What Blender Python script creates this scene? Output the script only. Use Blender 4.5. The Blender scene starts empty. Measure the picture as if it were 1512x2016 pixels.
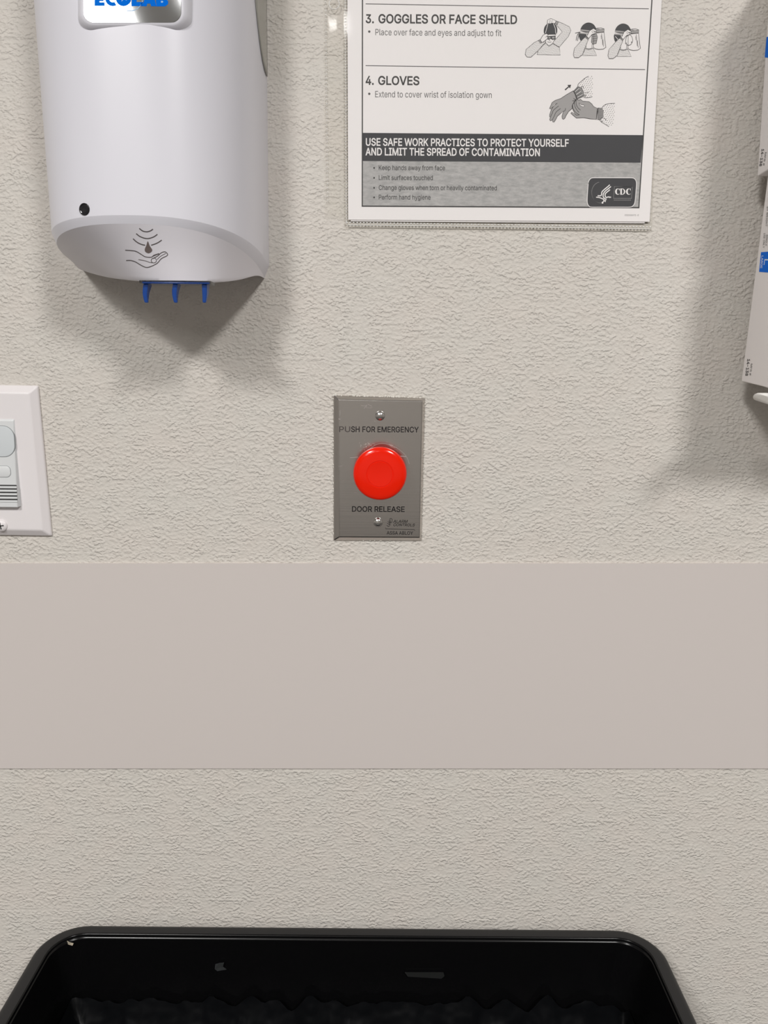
import bpy, bmesh, json, math, random
from mathutils import Vector, Matrix, noise
from mathutils.bvhtree import BVHTree
from mathutils.geometry import delaunay_2d_cdt

random.seed(7)
SC = bpy.context.scene
COL = SC.collection
PI = math.pi

# ------------------------------------------------------------------ camera
FPX = 1550.0                       # focal length in pixels of a 1512 x 2016 frame
PITCH, ROLL = math.radians(11.0), math.radians(0.5)
CAM_H = 1.245
CAM = Vector((0.0, -0.612, CAM_H))
ROT = Matrix.Rotation(PI / 2 - PITCH, 3, 'X') @ Matrix.Rotation(ROLL, 3, 'Z')
cd = bpy.data.cameras.new('camera')
cd.sensor_fit = 'VERTICAL'
cd.sensor_height = 32.0
cd.lens = FPX / 2016.0 * 32.0
cd.clip_start = 0.01
cam = bpy.data.objects.new('camera', cd)
COL.objects.link(cam)
cam.matrix_world = Matrix.Translation(CAM) @ ROT.to_4x4()
SC.camera = cam

# ------------------------------------------------------------------ world, lamps, exposure
SC.view_settings.view_transform = 'Standard'
SC.view_settings.look = 'None'
SC.view_settings.gamma = 1.0
SC.view_settings.use_curve_mapping = False
SC.view_settings.exposure = -0.06
w = bpy.data.worlds.new('world')
SC.world = w
w.use_nodes = True
w.node_tree.nodes['Background'].inputs[0].default_value = (1.0, 0.97, 0.94, 1)
w.node_tree.nodes['Background'].inputs[1].default_value = 0.15


def ceiling_lamp(x, y, sx, sy, power, col=(1.0, 0.985, 0.965)):
    ld = bpy.data.lights.new('ceiling_panel_light', 'AREA')
    ld.shape = 'RECTANGLE'
    ld.size, ld.size_y = sx, sy
    ld.energy = power
    ld.color = col
    o = bpy.data.objects.new('ceiling_panel_light', ld)
    COL.objects.link(o)
    o.location = (x, y, 2.58)
    return o


ceiling_lamp(-0.84, -2.0, 0.34, 0.5, 44)
ceiling_lamp(0.84, -2.0, 0.34, 0.5, 49)
ceiling_lamp(-1.02, -3.1, 0.94, 0.9, 21)
ceiling_lamp(-0.25, -2.9, 0.17, 0.20, 2.4)


# ------------------------------------------------------------------ materials
def mat(name, col, rough=0.5, metal=0.0, spec=0.5, coat=0.0, trans=None):
    m = bpy.data.materials.new(name)
    m.use_nodes = True
    b = m.node_tree.nodes['Principled BSDF']
    b.inputs['Base Color'].default_value = (*col, 1)
    b.inputs['Roughness'].default_value = rough
    b.inputs['Metallic'].default_value = metal
    b.inputs['Specular IOR Level'].default_value = spec
    b.inputs['Coat Weight'].default_value = coat
    if trans:
        b.inputs['Transmission Weight'].default_value = trans
    return m


def srgb(r, g, b):
    def f(c):
        c /= 255.0
        return c / 12.92 if c <= 0.04045 else ((c + 0.055) / 1.055) ** 2.4
    return (f(r), f(g), f(b))


def nodes(m):
    nt = m.node_tree
    return nt, nt.nodes, nt.links, nt.nodes['Principled BSDF']


def add_bump(m, scale, dist, strength=1.0, detail=3.0, stretch=(1, 1, 1), rough=0.5):
    nt, N, L, b = nodes(m)
    tc = N.new('ShaderNodeTexCoord')
    mp = N.new('ShaderNodeMapping')
    mp.inputs['Scale'].default_value = stretch
    nz = N.new('ShaderNodeTexNoise')
    nz.inputs['Scale'].default_value = scale
    nz.inputs['Detail'].default_value = detail
    nz.inputs['Roughness'].default_value = rough
    bp = N.new('ShaderNodeBump')
    bp.inputs['Strength'].default_value = strength
    bp.inputs['Distance'].default_value = dist
    L.new(tc.outputs['Object'], mp.inputs['Vector'])
    L.new(mp.outputs['Vector'], nz.inputs['Vector'])
    L.new(nz.outputs['Fac'], bp.inputs['Height'])
    L.new(bp.outputs['Normal'], b.inputs['Normal'])
    return nz


def wall_material():
    m = mat('textured_wall_paint', srgb(221, 214, 203), 0.62, spec=0.32)
    nt, N, L, b = nodes(m)
    tc = N.new('ShaderNodeTexCoord')
    n1 = N.new('ShaderNodeTexNoise')
    n1.inputs['Scale'].default_value = 400
    n1.inputs['Detail'].default_value = 1.0
    n1.inputs['Roughness'].default_value = 0.4
    n1.inputs['Distortion'].default_value = 0.0
    mp = N.new('ShaderNodeMapping')
    mp.inputs['Scale'].default_value = (0.8, 1, 1.1)
    n2 = N.new('ShaderNodeTexNoise')                  # where the sprayed grain is dense and where it lies smooth
    n2.inputs['Scale'].default_value = 95
    n2.inputs['Detail'].default_value = 3
    mr = N.new('ShaderNodeMapRange')
    mr.inputs['From Min'].default_value = 0.36
    mr.inputs['From Max'].default_value = 0.62
    mr.inputs['To Min'].default_value = 0.25
    mr.inputs['To Max'].default_value = 1.0
    mg = N.new('ShaderNodeMath')
    mg.operation = 'MULTIPLY'
    mx = N.new('ShaderNodeMath')
    mx.operation = 'MULTIPLY_ADD'
    mx.inputs[1].default_value = 0.5
    L.new(n2.outputs['Fac'], mr.inputs['Value'])
    L.new(mr.outputs['Result'], mg.inputs[0])
    nr = N.new('ShaderNodeMapRange')                  # rounded grains standing on a flat ground
    nr.interpolation_type = 'SMOOTHSTEP'
    nr.inputs['From Min'].default_value = 0.36
    nr.inputs['From Max'].default_value = 0.66
    L.new(n1.outputs['Fac'], nr.inputs['Value'])
    L.new(nr.outputs['Result'], mg.inputs[1])
    bp = N.new('ShaderNodeBump')
    bp.inputs['Strength'].default_value = 0.75
    bp.inputs['Distance'].default_value = 0.0008
    L.new(tc.outputs['Object'], mp.inputs['Vector'])
    for n in (n1, n2):
        L.new(mp.outputs['Vector'], n.inputs['Vector'])
    L.new(n2.outputs['Fac'], mx.inputs[0])
    L.new(mg.outputs[0], mx.inputs[2])
    L.new(mx.outputs[0], bp.inputs['Height'])
    L.new(bp.outputs['Normal'], b.inputs['Normal'])
    # broad, faint mottling of the paint itself
    n3 = N.new('ShaderNodeTexNoise')
    n3.inputs['Scale'].default_value = 26
    n3.inputs['Detail'].default_value = 2
    mc = N.new('ShaderNodeMixRGB')
    mc.inputs[1].default_value = (*srgb(214, 211, 204), 1)
    mc.inputs[2].default_value = (*srgb(218, 210, 202), 1)
    L.new(tc.outputs['Object'], n3.inputs['Vector'])
    L.new(n3.outputs['Fac'], mc.inputs[0])
    L.new(mc.outputs[0], b.inputs['Base Color'])
    return m


M = {}
M['wall'] = wall_material()
M['room'] = mat('plain_wall_paint', srgb(196, 193, 189), 0.8)
M['ceiling'] = mat('ceiling_tile', srgb(230, 228, 224), 0.9)
M['floor'] = mat('vinyl_floor', srgb(84, 82, 80), 0.4)
add_bump(M['floor'], 80, 0.0003)
M['band'] = mat('blanked_band_fill', srgb(214, 206, 202), 0.75, spec=0.2)  # flat fill tone of the added band, no real wall guard
add_bump(M['band'], 900, 0.00002, 0.3)
M['white_plastic'] = mat('dispenser_white_plastic', srgb(230, 229, 237), 0.32, spec=0.4)
M['scoop'] = mat('dispenser_satin_plastic', srgb(226, 223, 229), 0.38, spec=0.4)
M['window'] = mat('smoky_clear_plastic', srgb(168, 166, 158), 0.12)
M['silver'] = mat('silver_badge', (0.62, 0.63, 0.64), 0.05, metal=1.0)
M['logo_blue'] = mat('logo_blue', srgb(0, 112, 225), 0.7, spec=0.05)
M['logo_blue_light'] = mat('logo_pale', srgb(170, 205, 240), 0.7, spec=0.05)
M['icon'] = mat('grey_print', srgb(92, 86, 86), 0.6)
M['icon_drop'] = mat('brown_grey_print', srgb(110, 98, 95), 0.6)
M['lens_black'] = mat('black_lens', srgb(32, 32, 36), 0.15)
M['dark_slot'] = mat('dark_slot', srgb(60, 54, 50), 0.6)
M['blue_plastic'] = mat('blue_plastic', srgb(14, 66, 145), 0.2)
M['paper'] = mat('white_paper', srgb(252, 248, 248), 0.7, spec=0.2)
M['ink'] = mat('toner_black', srgb(66, 64, 64), 0.6)
M['ink_soft'] = mat('toner_grey_text', srgb(92, 90, 90), 0.6)
M['ink_dark'] = mat('toner_dense', srgb(58, 58, 62), 0.55)
M['toner_grey'] = mat('toner_halftone', srgb(158, 156, 155), 0.65)
nt, N_, L_, b_ = nodes(M['toner_grey'])
tc = N_.new('ShaderNodeTexCoord')
mpn = N_.new('ShaderNodeMapping')
mpn.inputs['Scale'].default_value = (0.35, 1, 1)
nzn = N_.new('ShaderNodeTexNoise')
nzn.inputs['Scale'].default_value = 420
nzn.inputs['Detail'].default_value = 5
nzn.inputs['Roughness'].default_value = 0.75
crn = N_.new('ShaderNodeValToRGB')
crn.color_ramp.elements[0].position = 0.32
crn.color_ramp.elements[1].position = 0.7
crn.color_ramp.elements[0].color = (*srgb(164, 163, 163), 1)
crn.color_ramp.elements[1].color = (*srgb(200, 198, 197), 1)
L_.new(tc.outputs['Object'], mpn.inputs['Vector'])
L_.new(mpn.outputs['Vector'], nzn.inputs['Vector'])
L_.new(nzn.outputs['Fac'], crn.inputs['Fac'])
L_.new(crn.outputs['Color'], b_.inputs['Base Color'])
M['glove_grey'] = mat('illustration_grey', srgb(172, 169, 169), 0.65)
M['cuff_grey'] = mat('illustration_midgrey', srgb(150, 148, 148), 0.65)
M['steel'] = mat('brushed_steel', (0.55, 0.52, 0.495), 0.22, metal=1.0)
add_bump(M['steel'], 300, 0.00004, 0.5, stretch=(0.05, 1, 3))
M['steel_screw'] = mat('bright_steel', (0.75, 0.74, 0.72), 0.18, metal=1.0)
M['engrave'] = mat('black_engraving', srgb(28, 24, 24), 0.6)
M['worn_engrave'] = mat('worn_engraving', srgb(78, 72, 70), 0.6)
M['scratch_and_arc'] = mat('scuffed_steel_and_arc', srgb(170, 162, 158), 0.6)
M['red'] = mat('red_plastic', srgb(246, 32, 2), 0.14, spec=0.35)
M['fleck'] = mat('paint_fleck', srgb(226, 222, 214), 0.7)
M['switch_plate'] = mat('white_switch_plastic', srgb(238, 233, 234), 0.35)
M['sensor_grey'] = mat('pale_grey_plastic', srgb(222, 224, 225), 0.4)
M['sensor_lens'] = mat('milky_lens', srgb(212, 217, 220), 0.3)
M['louvre_dark'] = mat('louvre_shadow_gap', srgb(62, 62, 62), 0.7)  # dark colour stands in for shade in louvre gaps and screw slots
M['louvre_soft'] = mat('grey_gap', srgb(138, 142, 144), 0.6)
M['carton'] = mat('white_carton', srgb(246, 241, 240), 0.5)
M['carton_blue'] = mat('carton_blue_ink', srgb(6, 112, 228), 0.6, spec=0.15)
M['carton_white_ink'] = mat('carton_white_ink', srgb(225, 235, 245), 0.5)
M['carton_ink'] = mat('carton_grey_ink', srgb(80, 78, 78), 0.6)
M['white_wire'] = mat('white_coated_wire', srgb(232, 230, 226), 0.35)
M['bin'] = mat('black_bin_plastic', srgb(34, 34, 35), 0.5, spec=0.35)
add_bump(M['bin'], 1500, 0.00003, 0.4)
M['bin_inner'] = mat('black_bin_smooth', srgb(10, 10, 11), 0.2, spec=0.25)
M['liner'] = mat('black_liner_film', srgb(10, 11, 13), 0.38, spec=0.10)
add_bump(M['liner'], 34, 0.006, 0.7, detail=2)
M['scrap'] = mat('tan_paper', srgb(178, 168, 150), 0.8)
M['tape'] = mat('dull_tape', srgb(52, 54, 55), 0.4)


def film_material(name, gloss, rough, tint=(1, 1, 1)):
    m = bpy.data.materials.new(name)
    m.use_nodes = True
    nt = m.node_tree
    N, L = nt.nodes, nt.links
    N.remove(N['Principled BSDF'])
    tr = N.new('ShaderNodeBsdfTransparent')
    tr.inputs[0].default_value = (*tint, 1)
    gl = N.new('ShaderNodeBsdfGlossy')
    gl.inputs['Roughness'].default_value = rough
    mx = N.new('ShaderNodeMixShader')
    fr = N.new('ShaderNodeLayerWeight')
    fr.inputs[0].default_value = gloss
    L.new(fr.outputs['Fresnel'], mx.inputs[0])
    L.new(tr.outputs[0], mx.inputs[1])
    L.new(gl.outputs[0], mx.inputs[2])
    L.new(mx.outputs[0], N['Material Output'].inputs[0])
    return m


M['film'] = film_material('clear_film', 0.30, 0.05, (0.985, 0.985, 0.98))
M['weld'] = mat('glint_white_weld', srgb(248, 247, 244), 0.25, spec=0.6)  # clear weld beads coloured white to carry their lamp glints
M['weld'].node_tree.nodes['Principled BSDF'].inputs['Alpha'].default_value = 0.8
M['clear'] = film_material('clear_plastic', 0.35, 0.08, (0.90, 0.93, 0.95))


# ------------------------------------------------------------------ geometry helpers
def ray(px, py):
    return (ROT @ Vector(((px - 756.0) / FPX, (1008.0 - py) / FPX, -1.0))).normalized()


def P(px, py, h=0.0):
    """The point of the photograph's pixel that lies h metres off the wall (wall plane y = 0)."""
    d = ray(px, py)
    return CAM + d * ((-h - CAM.y) / d.y)


def on_plane(p0, n):
    def f(px, py, off=0.0):
        d = ray(px, py)
        q = p0 + n * off
        return CAM + d * ((q - CAM).dot(n) / d.dot(n))
    return f


def on_z(px, py, z):
    d = ray(px, py)
    return CAM + d * ((z - CAM.z) / d.z)


def on_wall(h):
    return lambda px, py, off=0.0: P(px, py, h + off)


def obj(name, verts, faces, material, parent=None, smooth=False, idx=None):
    me = bpy.data.meshes.new(name)
    me.from_pydata([tuple(v) for v in verts], [], faces)
    for m in (material if isinstance(material, (list, tuple)) else [material]):
        me.materials.append(m)
    if idx:
        for p, i in zip(me.polygons, idx):
            p.material_index = i
    bm = bmesh.new()
    bm.from_mesh(me)
    if not getattr(obj, 'flat', False):
        bmesh.ops.recalc_face_normals(bm, faces=bm.faces)
    bm.to_mesh(me)
    bm.free()
    if smooth:
        for p in me.polygons:
            p.use_smooth = True
    me.update()
    o = bpy.data.objects.new(name, me)
    COL.objects.link(o)
    if parent:
        put(o, parent)
    return o


def world_of(o):
    m = o.matrix_basis.copy()
    while o.parent:
        m = o.parent.matrix_basis @ (o.matrix_parent_inverse @ m)
        o = o.parent
    return m


def put(o, parent):
    o.parent = parent
    o.matrix_parent_inverse = world_of(parent).inverted()


def thing(name, label, cat, loc, group=None):
    o = bpy.data.objects.new(name, None)
    o.empty_display_size = 0.02
    COL.objects.link(o)
    o.location = loc
    return tag(o, label, cat, group)


def tag(o, label, cat, group=None):
    o['label'] = label
    o['category'] = cat
    if group:
        o['group'] = group
    return o


def struct(o):
    o['kind'] = 'structure'
    return o


def bevel(o, width, seg=2, angle=35):
    m = o.modifiers.new('bevel', 'BEVEL')
    m.width = width
    m.segments = seg
    m.limit_method = 'ANGLE'
    m.angle_limit = math.radians(angle)
    return o


def sharp(o, angle=35):
    me = o.data
    for p in me.polygons:
        p.use_smooth = True
    bm = bmesh.new()
    bm.from_mesh(me)
    for e in bm.edges:
        if len(e.link_faces) == 2 and e.calc_face_angle(0) > math.radians(angle):
            e.smooth = False
    bm.to_mesh(me)
    bm.free()
    return o


def box(name, x0, x1, y0, y1, z0, z1, material, parent=None):
    v = [(x, y, z) for x in (x0, x1) for y in (y0, y1) for z in (z0, z1)]
    f = [(0, 1, 3, 2), (4, 6, 7, 5), (0, 4, 5, 1), (2, 3, 7, 6), (0, 2, 6, 4), (1, 5, 7, 3)]
    return obj(name, v, f, material, parent)


def loft(rings, close_ring=True, cap0=False, cap1=False):
    """Quads between successive rings of points."""
    v, f = [], []
    n = len(rings[0])
    for r in rings:
        v += list(r)
    for i in range(len(rings) - 1):
        for j in range(n if close_ring else n - 1):
            k = (j + 1) % n
            f.append((i * n + j, i * n + k, (i + 1) * n + k, (i + 1) * n + j))
    if cap0:
        f.append(tuple(range(n)))
    if cap1:
        f.append(tuple(range((len(rings) - 1) * n, len(rings) * n)))
    return v, f


def tube(points, r, seg=12, round_ends=True):
    pts = [Vector(p) for p in points]
    rings = []
    t0 = (pts[1] - pts[0]).normalized()
    up = Vector((0, 0, 1)) if abs(t0.z) < 0.9 else Vector((1, 0, 0))

    def ring(c, t, rr):
        a = t.cross(up).normalized()
        b = a.cross(t).normalized()
        return [c + (a * math.cos(2 * PI * k / seg) + b * math.sin(2 * PI * k / seg)) * rr for k in range(seg)]
    if round_ends:
        for q in (0.05, 0.45, 0.8):
            rings.append(ring(pts[0] - t0 * r * math.sqrt(1 - q * q), t0, r * q))
    for i, p in enumerate(pts):
        a = pts[max(i - 1, 0)]
        b = pts[min(i + 1, len(pts) - 1)]
        rings.append(ring(p, (b - a).normalized(), r))
    if round_ends:
        t1 = (pts[-1] - pts[-2]).normalized()
        for q in (0.8, 0.45, 0.05):
            rings.append(ring(pts[-1] + t1 * r * math.sqrt(1 - q * q), t1, r * q))
    return loft(rings, True, True, True)


def merge(*vf):
    V, F = [], []
    for v, f in vf:
        n = len(V)
        V += list(v)
        F += [tuple(i + n for i in q) for q in f]
    return V, F


def spline(pts, n=6, closed=False):
    """Catmull-Rom curve through 2-D or 3-D points."""
    p = [Vector(q) for q in pts]
    m = len(p)
    out = []
    for i in range(m if closed else m - 1):
        if closed:
            a, b, c, d = p[i - 1], p[i], p[(i + 1) % m], p[(i + 2) % m]
        else:
            a, b, c, d = p[max(i - 1, 0)], p[i], p[i + 1], p[min(i + 2, m - 1)]
        for k in range(n):
            t = k / n
            out.append(0.5 * ((2 * b) + (c - a) * t + (2 * a - 5 * b + 4 * c - d) * t * t + (3 * b - a - 3 * c + d) * t ** 3))
    if not closed:
        out.append(p[-1])
    return out


def lathe(center, axis, u, profile, seg=48):
    """profile: list of (radius, height along axis)."""
    axis = Vector(axis).normalized()
    u = Vector(u).normalized()
    w_ = axis.cross(u)
    rings = []
    for r, h in profile:
        r = max(r, 1e-5)
        rings.append([center + axis * h + (u * math.cos(2 * PI * k / seg) + w_ * math.sin(2 * PI * k / seg)) * r for k in range(seg)])
    return loft(rings, True, True, True)


def rrect(x0, x1, y0, y1, r, seg=6):
    out = []
    for cx, cy, a0 in ((x1 - r, y1 - r, 0), (x0 + r, y1 - r, 90), (x0 + r, y0 + r, 180), (x1 - r, y0 + r, 270)):
        for k in range(seg + 1):
            a = math.radians(a0 + 90 * k / seg)
            out.append((cx + r * math.cos(a), cy + r * math.sin(a)))
    return out


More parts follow.
